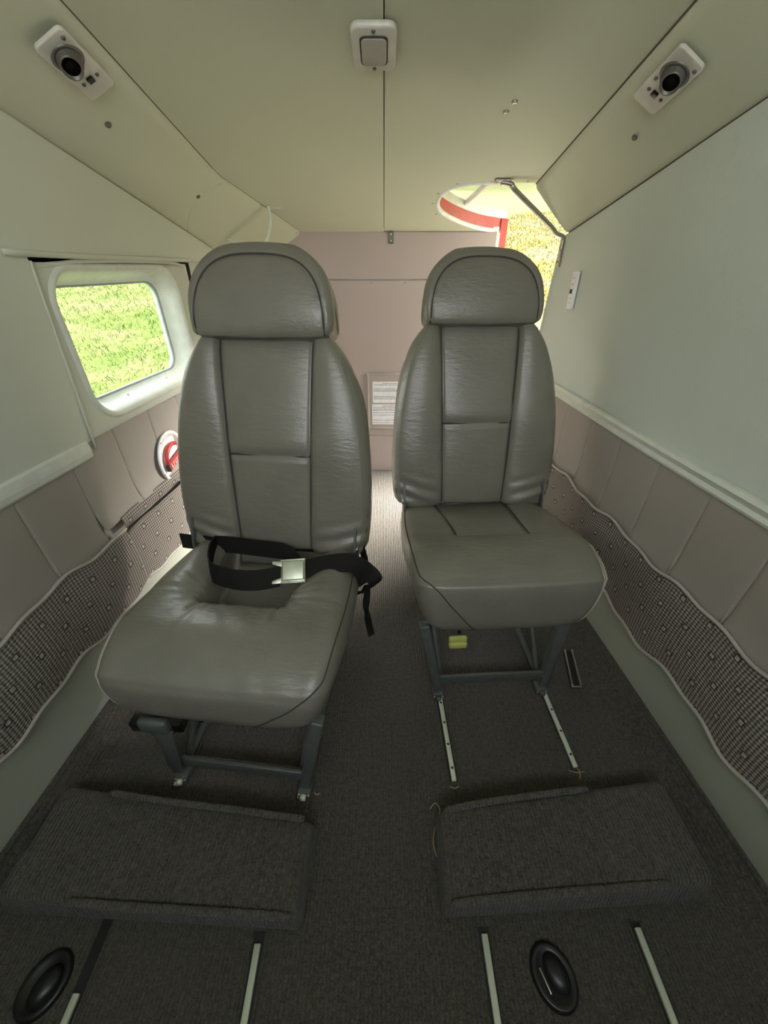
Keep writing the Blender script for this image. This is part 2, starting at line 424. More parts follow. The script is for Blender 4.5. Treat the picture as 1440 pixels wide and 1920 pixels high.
def padded(side, ya, yb, za, zb, parent):
    def f(u, v):
        y = ya+(yb-ya)*u; z = za+(zb-za)*v
        e = min(1.0, min(u, 1-u)*(yb-ya)/0.012); b = 0.006+0.0032*math.sqrt(max(0, 1-(1-e)**2))
        b += 0.003*math.sin(math.pi*u)*math.sin(math.pi*v)
        b += 0.010*max(0, 1-v*3.2)**2*(1+0.3*math.sin(40*y))
        return wp(side, y, z, b)
    us = [0, .012, .03, .06, .1, .2, .35, .5, .65, .8, .9, .94, .97, .988, 1]
    return sheet('padded_panel', f, us, lin(0, 1, 10), 'taupe', parent)
def stitch(side, y, za, zb, parent):
    return tube('stitch_line', [wp(side, y+0.006*math.sin(6*t), za+(zb-za)*t, 0.0072+0.010*max(0, 1-t*3.0)**2) for t in lin(0, 1, 8)], 0.0012, 'piping', parent, 6)
P_ = 0.157
yr = [0.02+P_*k-0.10 for k in range(-3, 12)]      # seam positions on the right
for a, b in zip(yr[:-1], yr[1:]):
    padded(1, a, b, 0.405, 0.648, wall_right); stitch(1, b, 0.425, 0.646, wall_right)
yl = [0.017+P_*k-0.15 for k in range(-2, 12)]
for a, b in zip(yl[:-1], yl[1:]):
    padded(-1, a, b, 0.43 if b < 0.9 else 0.475, 0.664 if a < 0.8 else 0.69, wall_left); stitch(-1, b, 0.455 if b < 0.8 else 0.49, 0.66, wall_left)

def band(side, ya, yb, za, zb, parent, bulge=0.022, piped=(True, True), name='woven_pocket', amp=1.0):
    def zt(y): return zb+wavy(y, 1.0)*amp
    def zd(y): return za+wavy(y, 2.6)*1.3*(amp if name != 'woven_pocket' else 1)
    def f(y, v):
        z = zd(y)+(zt(y)-zd(y))*v
        b = 0.010+bulge*math.sin(math.pi*(0.30+0.46*v))*(1+0.2*math.sin(19*y+side))
        return wp(side, y, z, b)
    n = max(8, int((yb-ya)*60))
    sheet(name, f, lin(ya, yb, n), lin(0, 1, 12), 'weave', parent, uv=lambda y, v: (y, za+(zb-za)*v))
    ys = lin(ya, yb, n)
    if piped[0]: tube('piping', [f(y, 1)+Vector((-side*0.003, 0, 0.002)) for y in ys], 0.0042, 'piping', parent, 8)
    if piped[1]:
        tube('piping', [f(y, 0)+Vector((-side*0.002, 0, -0.001)) for y in ys], 0.0042, 'piping', parent, 8)
band(1, Y0, 1.60, 0.215, 0.425, wall_right)
band(-1, Y0, 0.855, 0.258, 0.452, wall_left)
band(-1, 0.857, 1.34, 0.258, 0.432, wall_left, 0.018, (False, True), 'woven_pocket', 0.3)
band(-1, 0.862, 1.34, 0.446, 0.480, wall_left, 0.014, (False, False), 'pocket_flap', 0.15)
tube('pocket_edge', [wp(-1, y, 0.432+wavy(y, 1)*0.3, 0.024) for y in lin(0.857, 1.34, 20)], 0.003, 'weave', wall_left, 8)
for side, par, zt in ((1, wall_right, 0.222), (-1, wall_left, 0.268)):
    z0 = 0.03 if side > 0 else 0.045
    sheet('kick_panel', lambda y, t: wp(side, y, z0+(zt-z0)*t, 0.006*math.sin(math.pi*t)+0.012*t**4), lin(Y0, 1.62 if side > 0 else YB, 30), lin(0, 1, 8), 'kick', par)
sheet('wall_backing', lambda y, z: wp(1, y, z, -0.004), lin(Y0, 1.66, 4), [0.0, 0.7], 'dark', wall_right, False)
sheet('wall_backing', lambda y, z: wp(-1, y, z, -0.003), lin(Y0, YB, 4), [0.0, 0.69], 'taupe', wall_left, False)
sheet('aft_lining', lambda y, z: wp(-1, y, z, 0.004), lin(1.34, YB, 4), [0.26, 0.70], 'bulk', wall_left, False)

# ---- left wall: front panel, header strip, window panel with its hole
WY, WZ = (0.985, 1.42), (0.757, 1.008)
WC = ((WY[0]+WY[1])/2, (WZ[0]+WZ[1])/2)
def wring(grow, r):
    return [(WC[0]+a, WC[1]+b) for a, b in rrect(WY[1]-WY[0]+2*grow, WZ[1]-WZ[0]+2*grow, r, 8)]
def holed(name, ring, rect, d_in, d_out, mat, parent, flip=False):
    (ya, yb), (za, zb) = rect
    cs = [(ya, za), (yb, za), (yb, zb), (ya, zb)]; out = []
    for a, b in ring:
        dy, dz = a-WC[0], b-WC[1]; k = 1e9
        if dy: k = min(k, ((yb if dy > 0 else ya)-WC[0])/dy)
        if dz: k = min(k, ((zb if dz > 0 else za)-WC[1])/dz)
        out.append([WC[0]+dy*k, WC[1]+dz*k])
    for c in cs:
        i = min(range(len(out)), key=lambda q: (out[q][0]-c[0])**2+(out[q][1]-c[1])**2); out[i] = list(c)
    n = len(ring); K = 6; V = []; F = []
    for k in range(K+1):
        for (a, b), (c, d) in zip(ring, out):
            t = k/K; V.append(wp(-1, a+(c-a)*t, b+(d-b)*t, d_in+(d_out-d_in)*t))
    for k in range(K):
        for i in range(n): F.append((k*n+i, k*n+(i+1) % n, (k+1)*n+(i+1) % n, (k+1)*n+i))
    return mesh(name, V, F, mat, parent, True)
def ringloft(name, spec, mat, parent):
    """spec: (grow, corner radius, depth into the cabin)"""
    V = []; F = []; n = None
    for g_, r_, d in spec:
        ring = wring(g_, r_); n = len(ring); V += [wp(-1, a, b, d) for a, b in ring]
    for k in range(len(spec)-1):
        for i in range(n): F.append((k*n+i, k*n+(i+1) % n, (k+1)*n+(i+1) % n, (k+1)*n+i))
    return mesh(name, V, F, mat, parent, True)
sheet('front_panel', lambda y, t: wp(-1, y+0.055*t*max(0, (y-0.6)/0.288), 0.67+(zs(y)-0.002-0.67)*t, 0.008+0.004*math.sin(math.pi*t)), lin(Y0, 0.888, 30), lin(0, 1, 14), 'wall', wall_left)
tube('panel_edge', [wp(-1, 0.888+0.036*t, 0.67+(1.06-0.67)*t, 0.0125) for t in lin(0, 1, 10)], 0.003, 'wall', wall_left, 6)
sheet('header_panel', lambda y, t: wp(-1, y, 1.066+(zs(y)-0.002-1.066)*t, 0.008+0.004*math.sin(math.pi*t)+0.008*max(0, 1-t*8)), lin(0.8885, YB, 30), [0, .03, .06, .1, .15, .3, .5, .7, .9, 1], 'wall', wall_left)
holed('window_panel', wring(0.048, 0.085), ((0.885, 1.56), (0.682, 1.058)), 0.008, 0.002, 'wall', wall_left)
tube('slot_lip', spline([wp(-1, 0.925, 1.050, 0.0), wp(-1, 1.0, 1.055, 0.006), wp(-1, 1.08, 1.061, 0.012), wp(-1, 1.25, 1.063, 0.014), wp(-1, 1.46, 1.060, 0.010), wp(-1, 1.555, 1.048, 0.0)], 8), 0.005, 'wall', wall_left, 8)
tube('slot_lip', spline([wp(-1, 0.87, 1.073, 0.014), wp(-1, 1.1, 1.070, 0.018), wp(-1, 1.4, 1.069, 0.018), wp(-1, 1.58, 1.068, 0.012)], 8), 0.006, 'wall', wall_left, 8)
sheet('aft_panel', lambda y, z: wp(-1, y, z, 0.006), lin(1.575, YB, 8), [0.66, 1.07], 'wall', wall_left, False)
sheet('slot_backing', lambda y, z: wp(-1, y, z, -0.028), [0.86, 1.62], [1.03, 1.10], 'dark', wall_left, False)
holed('outer_skin', wring(0.012, 0.06), ((Y0, 2.3), (-0.1, 1.30)), -0.062, -0.062, 'skin', wall_left)
window_1 = tag(empty('window_1', wp(-1, WC[0], WZ[0])), 'rounded cabin window looking out on bright grass', kind='structure')
ringloft('window_frame', [(0.050, 0.087, 0.006), (0.046, 0.083, 0.013), (0.038, 0.076, 0.014), (0.031, 0.07, 0.007), (0.022, 0.062, -0.012), (0.012, 0.054, -0.034), (0.004, 0.047, -0.040)], 'trim', window_1)
ringloft('window_seal', [(0.006, 0.049, -0.039), (0.0, 0.044, -0.041), (0.0, 0.044, -0.050), (0.012, 0.06, -0.062)], 'seal', window_1)
rg = wring(0.008, 0.05); mesh('pane', [wp(-1, a, b, -0.046) for a, b in rg], [tuple(range(len(rg)))], 'glass', window_1)
for a, b, d in ((1.10, WZ[0]-0.014, -0.004), (1.30, WZ[0]-0.014, -0.004), (1.10, WZ[1]+0.008, -0.03), (1.33, WZ[1]+0.008, -0.03)):
    screw(window_1, wp(-1, a, b, d-0.012), (1, 0, 0.6 if b < 0.9 else -0.6), 0.9, 'trim')
screw(wall_left, wp(-1, 1.515, 0.87, 0.004), (1, 0, 0), 1.1, 'trim')

# ---- aft bulkhead
wall_back = tag(empty('wall_back', (0, YB, 0)), 'taupe vinyl bulkhead closing the aft end of the cabin', kind='structure')
def bh(x, z, d=0.0): return Vector((x, YB-d, z))
plate('bulkhead_panel', [bh(-0.66, 0.999), bh(0.505, 0.999), bh(0.505, 1.1815), bh(-0.66, 1.1815)], (0, -0.008, 0), 'bulk', wall_back, 0.003)
plate('bulkhead_panel', [bh(-0.66, 0.233), bh(0.505, 0.233), bh(0.505, 0.9955), bh(-0.66, 0.9955)], (0, -0.010, 0), 'bulk', wall_back, 0.003)
plate('bulkhead_panel', [bh(-0.66, 0.0), bh(0.505, 0.0), bh(0.505, 0.222), bh(-0.66, 0.222)], (0, -0.003, 0), 'bulk', wall_back, 0.002)
sheet('bulkhead_backing', lambda x, z: bh(x, z, -0.005), [-0.7, 0.515], [0, 1.20], 'skin', wall_back, False)
for x in (-0.28, -0.06, 0.10, 0.30): lathe('stud', [(0.004, 0), (0.003, 0.002), (0.001, 0.0024)], 'bulk', wall_back, bh(x, 0.985, 0.010), (0, -1, 0), 10)
# jamb around the roof and side opening: white seal, red painted edge, white outer rim
door_1 = tag(empty('door_1', (0.55, 1.9, 0.3)), 'open roof-and-side hatch with red and white edge, raised above the opening', kind='structure')
ja = arc[1:-2]+[(0.485, 2.118), (0.515, 2.132), (0.545, 2.140)]
ja = [tuple(p) for p in spline(ja, 3)]
def jw(name, h0, h1, off, mat):
    V = []; F = []; n = len(ja)
    for k, (x, y) in enumerate(ja):
        # outward direction away from the opening
        cx, cy = 0.42, 1.80; d = Vector((x-cx, y-cy, 0)).normalized()*off
        V += [Vector((x, y, zc(y)+h0))+d, Vector((x, y, zc(y)+h1))+d, Vector((x, y, zc(y)+h1))+d*1.0+Vector((d.x, d.y, 0)).normalized()*0.01, Vector((x, y, zc(y)+h0))+Vector((d.x, d.y, 0)).normalized()*(off+0.01)]
    for i in range(n-1):
        for j in range(4): F.append((i*4+j, i*4+(j+1) % 4, i*4+4+(j+1) % 4, i*4+4+j))
    F.append((3, 2, 1, 0)); F.append((n*4-4, n*4-3, n*4-2, n*4-1))
    return mesh(name, V, F, mat, door_1)
tube('door_seal', [(x, y, zc(y)+0.004) for x, y in ja if x < 0.497], 0.0085, 'white', door_1, 8)
jw('red_edge', 0.008, 0.052, 0.006, 'red')
jw('outer_rim', 0.052, 0.082, 0.002, 'white')
plate('jamb_strip', [(0.500, 2.128, 0.12), (0.522, 2.128, 0.12), (0.522, 2.128, 1.178), (0.500, 2.128, 1.178)], (0, 0.02, 0), 'white', door_1)
plate('red_edge', [(0.522, 2.132, 0.12), (0.552, 2.132, 0.12), (0.552, 2.132, 1.228), (0.522, 2.132, 1.228)], (0, 0.02, 0), 'red', door_1)
# raised hatch leaf, carried by a strut
lf = [(0.10, 1.50, 1.330), (1.25, 1.50, 1.330), (1.25, 2.58, 1.318), (0.984, 2.76, 1.318), (0.74, 3.00, 1.318), (0.40, 2.62, 1.318), (0.22, 2.30, 1.320), (0.12, 2.05, 1.324)]
plate('hatch_leaf', lf, (0, 0, 0.03), 'hatch', door_1, 0.006)
sheet('hatch_fold', lambda x, y: (x, y, 1.326-0.01*(y-1.5)/1.1), [0.15, 1.2], [1.80, 1.805], 'hatch', door_1, False)
tube('hatch_strut', [(0.40, 1.66, 1.326), (0.335, 2.05, 1.27)], 0.010, 'white', door_1, 10)
box('hinge', (0.395, 1.665, 1.322), (0.07, 0.018, 0.012), 'steel', door_1, 0.002)
for x in (0.20, 0.46): bar('hinge_arm', (x, 1.53, zc(1.53)+0.02), (x, 1.53, 1.335), 0.03, 0.012, 'white', door_1, up=(0, 1, 0))

wall_front = tag(empty('wall_front', (0, Y0, 0)), 'unseen panels added behind the viewpoint to limit light from the front', kind='structure')
plate('front_light_block', [(-0.9, Y0, -0.06), (0.85, Y0, -0.06), (0.85, Y0, 1.17), (-0.9, Y0, 1.17)], (0, -0.02, 0), 'taupe', wall_front)  # unseen panels added and sized to hold back light from the front
for x0, x1 in ((-0.9, -0.55), (0.53, 0.85)): plate('side_light_block', [(x0, Y0, 1.17), (x1, Y0, 1.17), (x1, Y0, 1.78), (x0, Y0, 1.78)], (0, -0.02, 0), 'wall', wall_front)
# ---- outside: rising field of grass
def gz(x, y): return -0.95+0.20*y+0.0006*x*x
ground = sheet('ground', lambda x, y: (x, y, gz(x, y)), lin(-45, 45, 30), lin(-30, 45, 26), 'soil')
tag(ground, 'mown grass field outside the aircraft', kind='structure')
def blades(n, x0, x1, y0, y1, L, wd):
    px = R.uniform(x0, x1, n); py = R.uniform(y0, y1, n); a = R.uniform(0, 2*np.pi, n); le = L*R.uniform(.6, 1.3, n)
    lx = R.normal(0, .9, n)*le; ly = R.normal(0, .9, n)*le
    b = np.stack([px, py, -0.95+0.20*py+0.0006*px*px-0.01], 1); s = np.stack([np.cos(a), np.sin(a), 0*a], 1)*(wd*R.uniform(.6, 1.3, n))[:, None]
    m = b+np.stack([lx*.4, ly*.4, le*.6], 1); t = b+np.stack([lx, ly, le*.9], 1)
    V = np.stack([b-s, b+s, m+s*.7, m-s*.7, t], 1).reshape(-1, 3)
    k = np.arange(n)*5
    F = [q for i in k for q in ((i, i+1, i+2, i+3), (i+3, i+2, i+4))]
    return V, F
V1, F1 = blades(75000, -12, -2.6, 2.0, 15, 0.075, 0.0045)
V2, F2 = blades(46000, 1.0, 14, 3.0, 24, 0.07, 0.010)
gr = mesh('grass', np.concatenate([V1, V2]), F1+[tuple(i+len(V1) for i in f) for f in F2], 'blade')
tag(gr, 'short sunlit grass blades seen through window and hatch', 'grass', kind='stuff')

# ------------------------------------------------------------------ carpeted humps over the spars
def hump(label, top, base, rolls):
    t = thing('carpeted_hump', label, 'floor hump', (top[0][0], top[0][1], 0), group='carpeted humps across the floor')
    zt = 0.08
    hexa('hump_body', [(x, y, -0.004) for x, y in base]+[(x, y, zt) for x, y in top], 'carpet', t, 0.014, 4)
    for (xa, ya), (xb, yb) in rolls:
        pts = spline([(xa, ya, zt-0.001), (xa+(xb-xa)*0.3, ya+(yb-ya)*0.35, zt+0.002), (xa+(xb-xa)*0.7, ya+(yb-ya)*0.72, zt+0.002), (xb, yb, zt-0.001)], 8)
        tube('edge_roll', pts, [0.003]+[0.0065]*(len(pts)-2)+[0.004], 'worn', t, 8)
    return t
hump('dark carpeted floor hump in front of the flat-cushion seat',
     [(0.116, 0.205), (0.625, 0.238), (0.625, 0.402), (0.122, 0.347)], [(0.108, 0.198), (0.645, 0.222), (0.64, 0.43), (0.112, 0.365)],
     [((0.124, 0.204), (0.535, 0.230)), ((0.13, 0.346), (0.45, 0.386))])
hump('dark carpeted floor hump in front of the hollow-cushion seat',
     [(-0.715, 0.215), (-0.160, 0.188), (-0.153, 0.326), (-0.705, 0.388)], [(-0.74, 0.205), (-0.150, 0.182), (-0.145, 0.345), (-0.735, 0.42)],
     [((-0.575, 0.206), (-0.168, 0.187)), ((-0.60, 0.378), (-0.165, 0.330))])

# ------------------------------------------------------------------ seat rails
def seat_rail(label, a, b, bright=0.0, holes=True):
    """dark slot from a to b with an aluminium crown that starts a fraction 'bright' along it"""
    ax, ay = a; bx, by = b
    t = thing('seat_rail', label, 'seat rail', (ax, ay, 0), group='seat rails on the floor')
    bar('slot', (ax, ay, 0.001), (bx, by, 0.001), 0.021, 0.003, 'groove', t, bev=0)
    for s in (-1, 1): bar('slot_edge', (ax+s*0.0120, ay, 0.0025), (bx+s*0.0120, by, 0.0025), 0.004, 0.005, 'carpet', t, bev=0.001)
    sx, sy = ax+(bx-ax)*bright, ay+(by-ay)*bright
    cr = bar('crown', (sx, sy, 0.0065), (bx, by, 0.0065), 0.0115, 0.008, 'alu', t, bev=0.0015)
    if holes:
        L = math.hypot(bx-sx, by-sy); n = int(L/0.055)
        for k in range(n):
            f = (k+0.5)/n; lathe('hole', [(0.0032, 0), (0.0032, 0.0004)], 'groove', cr, (sx+(bx-sx)*f, sy+(by-sy)*f, 0.0105), (0, 0, 1), 8)
    return t
seat_rail('long aluminium rail by the aisle under the flat-cushion seat', (0.142, 1.10), (0.169, 0.43))
seat_rail('long aluminium rail under the wall side of the flat-cushion seat', (0.445, 1.10), (0.474, 0.46))
seat_rail('bright aluminium floor strip by the aisle, next to the glossy black boot', (0.186, 0.188), (0.186, -0.25), 0.02, False)
seat_rail('aluminium floor strip between the glossy black boot and the wall', (0.474, 0.196), (0.478, -0.25), 0.02, False)
seat_rail('bright aluminium floor strip by the aisle in front of the hollow-cushion seat', (-0.231, 0.182), (-0.222, -0.25), 0.035, False)
seat_rail('mostly dark floor slot with strip end beside the dull black boot', (-0.524, 0.20), (-0.520, -0.25), 0.20, False)
seat_rail('aluminium rail by the aisle under the hollow-cushion seat', (-0.172, 0.95), (-0.197, 0.395))
seat_rail('aluminium rail under the wall side of the hollow-cushion seat', (-0.455, 0.95), (-0.497, 0.42))
st = thing('rail_stop', 'short steel rail end on the carpet between flat-cushion seat and wall', 'rail stop', (0.575, 0.70, 0))
bar('rail_base', (0.592, 0.80, 0.004), (0.566, 0.675, 0.004), 0.030, 0.008, 'groove', st, bev=0.001)
bar('rail_lip', (0.580, 0.80, 0.012), (0.553, 0.675, 0.012), 0.005, 0.012, 'steel', st, bev=0.001)
bar('rail_lip', (0.603, 0.80, 0.012), (0.577, 0.675, 0.012), 0.005, 0.012, 'steel', st, bev=0.001)
bar('end_plate', (0.551, 0.674, 0.008), (0.579, 0.672, 0.008), 0.004, 0.012, 'steel', st, bev=0.001)

# ------------------------------------------------------------------ seats
def sstep(a, b, x):
    t = min(1.0, max(0.0, (x-a)/(b-a))); return t*t*(3-2*t)
def loft(prof, N, r, cfun, disp, region, mats, parent, capbulge=0.008, dense=None):
    """Soft slab: a closed side profile (y, z, half-width) swept across x with rolled side edges.
    cfun(P) gives the seam offset; disp(x, P, n, W, c) pushes out along the profile normal; region(x, P, n, W, c) names the piece."""
    Q = spline(prof, N, True); n = len(Q)
    YZ = np.array([q[:2] for q in Q]); Wd = np.array([q[2] for q in Q])
    cen = YZ.mean(0); Wm = float(np.mean(Wd))
    tg = np.roll(YZ, -1, 0)-np.roll(YZ, 1, 0); tg /= np.linalg.norm(tg, axis=1)[:, None]
    area = 0.5*np.sum(YZ[:, 0]*np.roll(YZ[:, 1], -1)-np.roll(YZ[:, 0], -1)*YZ[:, 1])
    nm = np.stack([tg[:, 1], -tg[:, 0]], 1)*(1 if area > 0 else -1)
    half = []
    mid = [0, .12, .24, .36, .48, .6, .72, .82, .9]
    def cols(W, c):
        o = [(c*m, 0.0) for m in mid]
        o += [(c-0.007, 0), (c-0.0032, 0), (c, 0), (c+0.0032, 0), (c+0.007, 0)]
        e = W-r
        o += [(c+0.007+(e-c-0.007)*q, 0) for q in (.1, .22, .36, .5, .64, .78, .9, 1.0)]
        for k in range(1, 7):
            a = math.pi/2*k/6; o.append((e+r*math.sin(a), r*(1-math.cos(a))))
        for k in (1, 2, 3, 4): o.append((W+(Wm-W)*(k/4)**1.5+capbulge*math.sin(k/4*math.pi/2), -k))
        return o
    rows = []
    for i in range(n):
        W = Wd[i]; P = YZ[i]; c = min(cfun(P), (W-r)*0.78); L = []
        h = cols(W, c)
        inn = P-nm[i]*r
        for s in (-1, 1):
            part = []
            for x, ins in h:
                if ins >= 0:
                    d = disp(s*x, P, nm[i], W, c)*(1-ins/r if ins else 1); p = P-nm[i]*ins+nm[i]*d
                else:
                    p = inn+(cen-inn)*(-ins/4.0)
                    if W < 0.13 and False: pass
                part.append((s*x, p[0], p[1]))
            L.append(part)
        row = L[0][::-1]+L[1][1:]
        rows.append((row, W, c))
    m = len(rows[0][0]); groups = {}
    for i in range(n):
        j = (i+1) % n
        for k in range(m-1):
            xs = (rows[i][0][k][0]+rows[i][0][k+1][0])/2
            reg = region(xs, YZ[i], nm[i], rows[i][1], rows[i][2])
            groups.setdefault(reg, []).append(((i, k), (j, k), (j, k+1), (i, k+1)))
    out = {}
    for reg, fs in groups.items():
        idx = {}; V = []; F = []
        for f in fs:
            q = []
            for key in f:
                if key not in idx: idx[key] = len(V); V.append(rows[key[0]][0][key[1]])
                q.append(idx[key])
            F.append(q[::-1])
        out[reg] = (V, F)
    objs = {}
    for reg in sorted(out, key=lambda s: (s[1] != 'main', s)):
        V, F = out[reg]; name, lvl = reg
        par = parent if lvl == 'main' else objs['main']
        me = bpy.data.meshes.new(name); me.from_pydata(V, [], F)
        bm = bmesh.new(); bm.from_mesh(me); bmesh.ops.remove_doubles(bm, verts=bm.verts, dist=1e-6); bmesh.ops.recalc_face_normals(bm, faces=bm.faces)
        # make normals face away from the slab's middle
        s_ = sum((f.normal.y*(f.calc_center_median().y-cen[0])+f.normal.z*(f.calc_center_median().z-cen[1])+f.normal.x*f.calc_center_median().x)*f.calc_area() for f in bm.faces)
        if s_ < 0: bmesh.ops.reverse_faces(bm, faces=bm.faces)
        bm.to_mesh(me); bm.free()
        me.polygons.foreach_set('use_smooth', [True]*len(me.polygons)); me.materials.append(M[mats]); me.update()
        o = bpy.data.objects.new(name, me); C.objects.link(o); o.parent = par; LOCAL.add(o.name)
        if lvl == 'main': objs['main'] = o
        objs.setdefault(name, o)
    return objs, (YZ, nm, Wd)

REC = math.radians(15)
UP = np.array([math.sin(REC), math.cos(REC)]); BK = np.array([math.cos(REC), -math.sin(REC)])
def rb(a, b, base=(0.392, 0.405)): return np.array(base)+UP*a+BK*b     # a up the back, b rearwards

def gro(x, c, wd=0.0042, dp=0.009): return -dp*math.exp(-((abs(x)-c)/wd)**2)

def make_seat(label, loc, rz, hollow):
    s = thing('passenger_seat', label, 'seat', loc, rz, 'grey leather cabin seats'); LOCAL.add(s.name)
    # ---- backrest
    def bp(a, b, W): p = rb(a, b); return (p[0], p[1], W)
    prof = [bp(0.0, 0.030, .232), bp(0.012, 0.006, .243), bp(0.06, 0.0, .252), bp(0.16, -0.004, .255), bp(0.28, -0.004, .247), bp(0.38, 0.0, .231), bp(0.46, 0.006, .207), bp(0.51, 0.014, .180), bp(0.545, 0.030, .150),
            bp(0.555, 0.050, .145), bp(0.545, 0.072, .148), bp(0.50, 0.085, .178), bp(0.40, 0.088, .226), bp(0.25, 0.088, .246), bp(0.10, 0.088, .250), bp(0.02, 0.082, .240), bp(-0.004, 0.058, .232)]
    def ca(P): return float((P-np.array((0.392, 0.405))) @ UP)
    def cb(P):
        a = ca(P); return 0.097+0.016*max(0, min(1.1, a/0.5))
    AS = 0.258
    def front(n_): return sstep(0.25, 0.75, -float(n_ @ BK))
    def dispb(x, P, n_, W, c):
        f = front(n_); a = ca(P); ax = abs(x); d = 0.0
        if ax < c: d += 0.007*(1-(ax/c)**4)-0.004
        else:
            t = (ax-c)/max(1e-4, W-c); d += 0.016*math.sin(math.pi*min(1, t*0.95+0.05))**0.8
        if f > 0:
            d += gro(x, c)
            if ax < c: d += -0.010*math.exp(-((a-AS)/0.005)**2)*sstep(c, c-0.02, ax)+0.004*math.exp(-((a-AS-0.03)/0.03)**2)
            if ax > c and a < 0.13:      # creases low on the bolsters
                d += 0.0042*math.sin(150*(a-0.35*(ax-c))+7*x)*sstep(0.13, 0.05, a)*sstep(c, c+0.05, ax)
            d += 0.0012*math.sin(23*a+9*x)
        return d*f
    def regb(x, P, n_, W, c):
        f = front(n_)
        if f < 0.35 or abs(x) > W-0.022: return ('backrest', 'main')
        if abs(x) < c: return ('upper_centre_panel' if ca(P) > AS else 'lower_centre_panel', 'sub')
        return ('side_bolster' if x < 0 else 'side_bolster_b', 'sub')
    objs, (YZ, nm, Wd) = loft(prof, 14, 0.026, cb, dispb, regb, 'leather', s)
    if 'side_bolster_b' in objs: objs['side_bolster_b'].name = 'side_bolster'
    back = objs['main']
    fr = [i for i in range(len(YZ)) if front(nm[i]) > 0.5 and ca(YZ[i]) < 0.53]
    fr.sort(key=lambda i: ca(YZ[i]))
    for sg in (-1, 1):
        tube('seam', [(sg*cb(YZ[i]), *(YZ[i]-nm[i]*0.0062)) for i in fr], 0.0030, 'seam', back, 6)
        # stitched edge between face and gusset
        tube('seam', [(sg*(Wd[i]-0.008), *(YZ[i]-nm[i]*0.008)) for i in fr[::2]], 0.0016, 'seam', back, 6)
    iy = min(fr, key=lambda i: abs(ca(YZ[i])-AS)); c_ = cb(YZ[iy])
    tube('seam', [(x, *(rb(AS, -0.004+0.0050))) for x in lin(-c_, c_, 9)], 0.0030, 'seam', back, 6)
    # ---- headrest
    def hp(a, b, W): p = rb(a, b); return (p[0], p[1], W)
    prof = [hp(0.526, 0.004, .160), hp(0.536, -0.014, .165), hp(0.575, -0.020, .168), hp(0.625, -0.018, .162), hp(0.662, -0.012, .148), hp(0.690, -0.001, .126), hp(0.708, 0.013, .102), hp(0.718, 0.028, .080), hp(0.722, 0.046, .066),
            hp(0.718, 0.064, .076), hp(0.705, 0.080, .100), hp(0.675, 0.092, .132), hp(0.62, 0.098, .155), hp(0.56, 0.096, .162), hp(0.530, 0.085, .160), hp(0.522, 0.045, .158)]
    HW, HA, HT = 0.148, 0.526, 0.160
    def infc(x, a): return (abs(x)/HW)**3.4+(max(0.0, a-HA)/HT)**2.6
    def disph(x, P, n_, W, c):
        f = front(n_); a = ca(P); d = 0.010*(1-(x/W)**2)
        d += 0.001*math.sin(31*a+17*x)
        e = infc(x, a); d += -0.0035*math.exp(-((e-1)/0.10)**2)
        return d*f
    def regh(x, P, n_, W, c):
        if front(n_) > 0.2 and infc(x, ca(P)) < 1: return ('face_panel', 'sub')
        return ('headrest', 'main')
    objs, (YZ, nm, Wd) = loft(prof, 12, 0.020, lambda P: 0.07, disph, regh, 'leather', s, 0.010)
    hd = objs['main']
    fr = [i for i in range(len(YZ)) if front(nm[i]) > 0.15]; fr.sort(key=lambda i: ca(YZ[i]))
    fa = [ca(YZ[i]) for i in fr]
    def surf(x, a):
        P = np.array([np.interp(a, fa, [YZ[i][0] for i in fr]), np.interp(a, fa, [YZ[i][1] for i in fr])])
        n_ = np.array([np.interp(a, fa, [nm[i][0] for i in fr]), np.interp(a, fa, [nm[i][1] for i in fr])]); W = np.interp(a, fa, [Wd[i] for i in fr])
        e = W-0.020; ins = 0 if abs(x) <= e else 0.020*(1-math.sqrt(max(0, 1-((abs(x)-e)/0.020)**2)))
        q = P+n_*(disph(x, P, n_, W, 0)*(1-ins/0.02)-ins+0.0012); return (x, q[0], q[1])
    path = []
    for k in range(49):
        th = math.pi*k/48; cx_, sx_ = math.cos(th), math.sin(th)
        path.append(surf(-HW*math.copysign(abs(cx_)**(2/3.4), cx_), HA+0.004+(HT-0.004)*abs(sx_)**(2/2.6)))
    tube('seam', path, 0.0019, 'seam', hd, 6)
    # ---- cushion
    tz = 0.0 if hollow else 0.042           # the intact cushion is fuller at the front
    prof = [(0.032, 0.283, .166), (0.003, 0.291, .184), (-0.011, 0.316, .207), (-0.013, 0.352+tz*.5, .223), (-0.010, 0.386+tz, .227), (0.008, 0.406+tz, .230), (0.046, 0.417+tz*.95, .236), (0.11, 0.424+tz*.8, .241), (0.20, 0.423+tz*.5, .242), (0.30, 0.414+tz*.25, .238), (0.40, 0.402, .227), (0.45, 0.392, .216),
            (0.480, 0.372, .208), (0.482, 0.335, .208), (0.465, 0.300, .208), (0.40, 0.286, .215), (0.25, 0.282, .222), (0.10, 0.280, .208)]
    YF = 0.172
    def cc(P):
        if hollow: return 0.094+0.040*sstep(YF, 0.46, P[0])
        return 0.100+0.016*sstep(YF, 0.46, P[0])
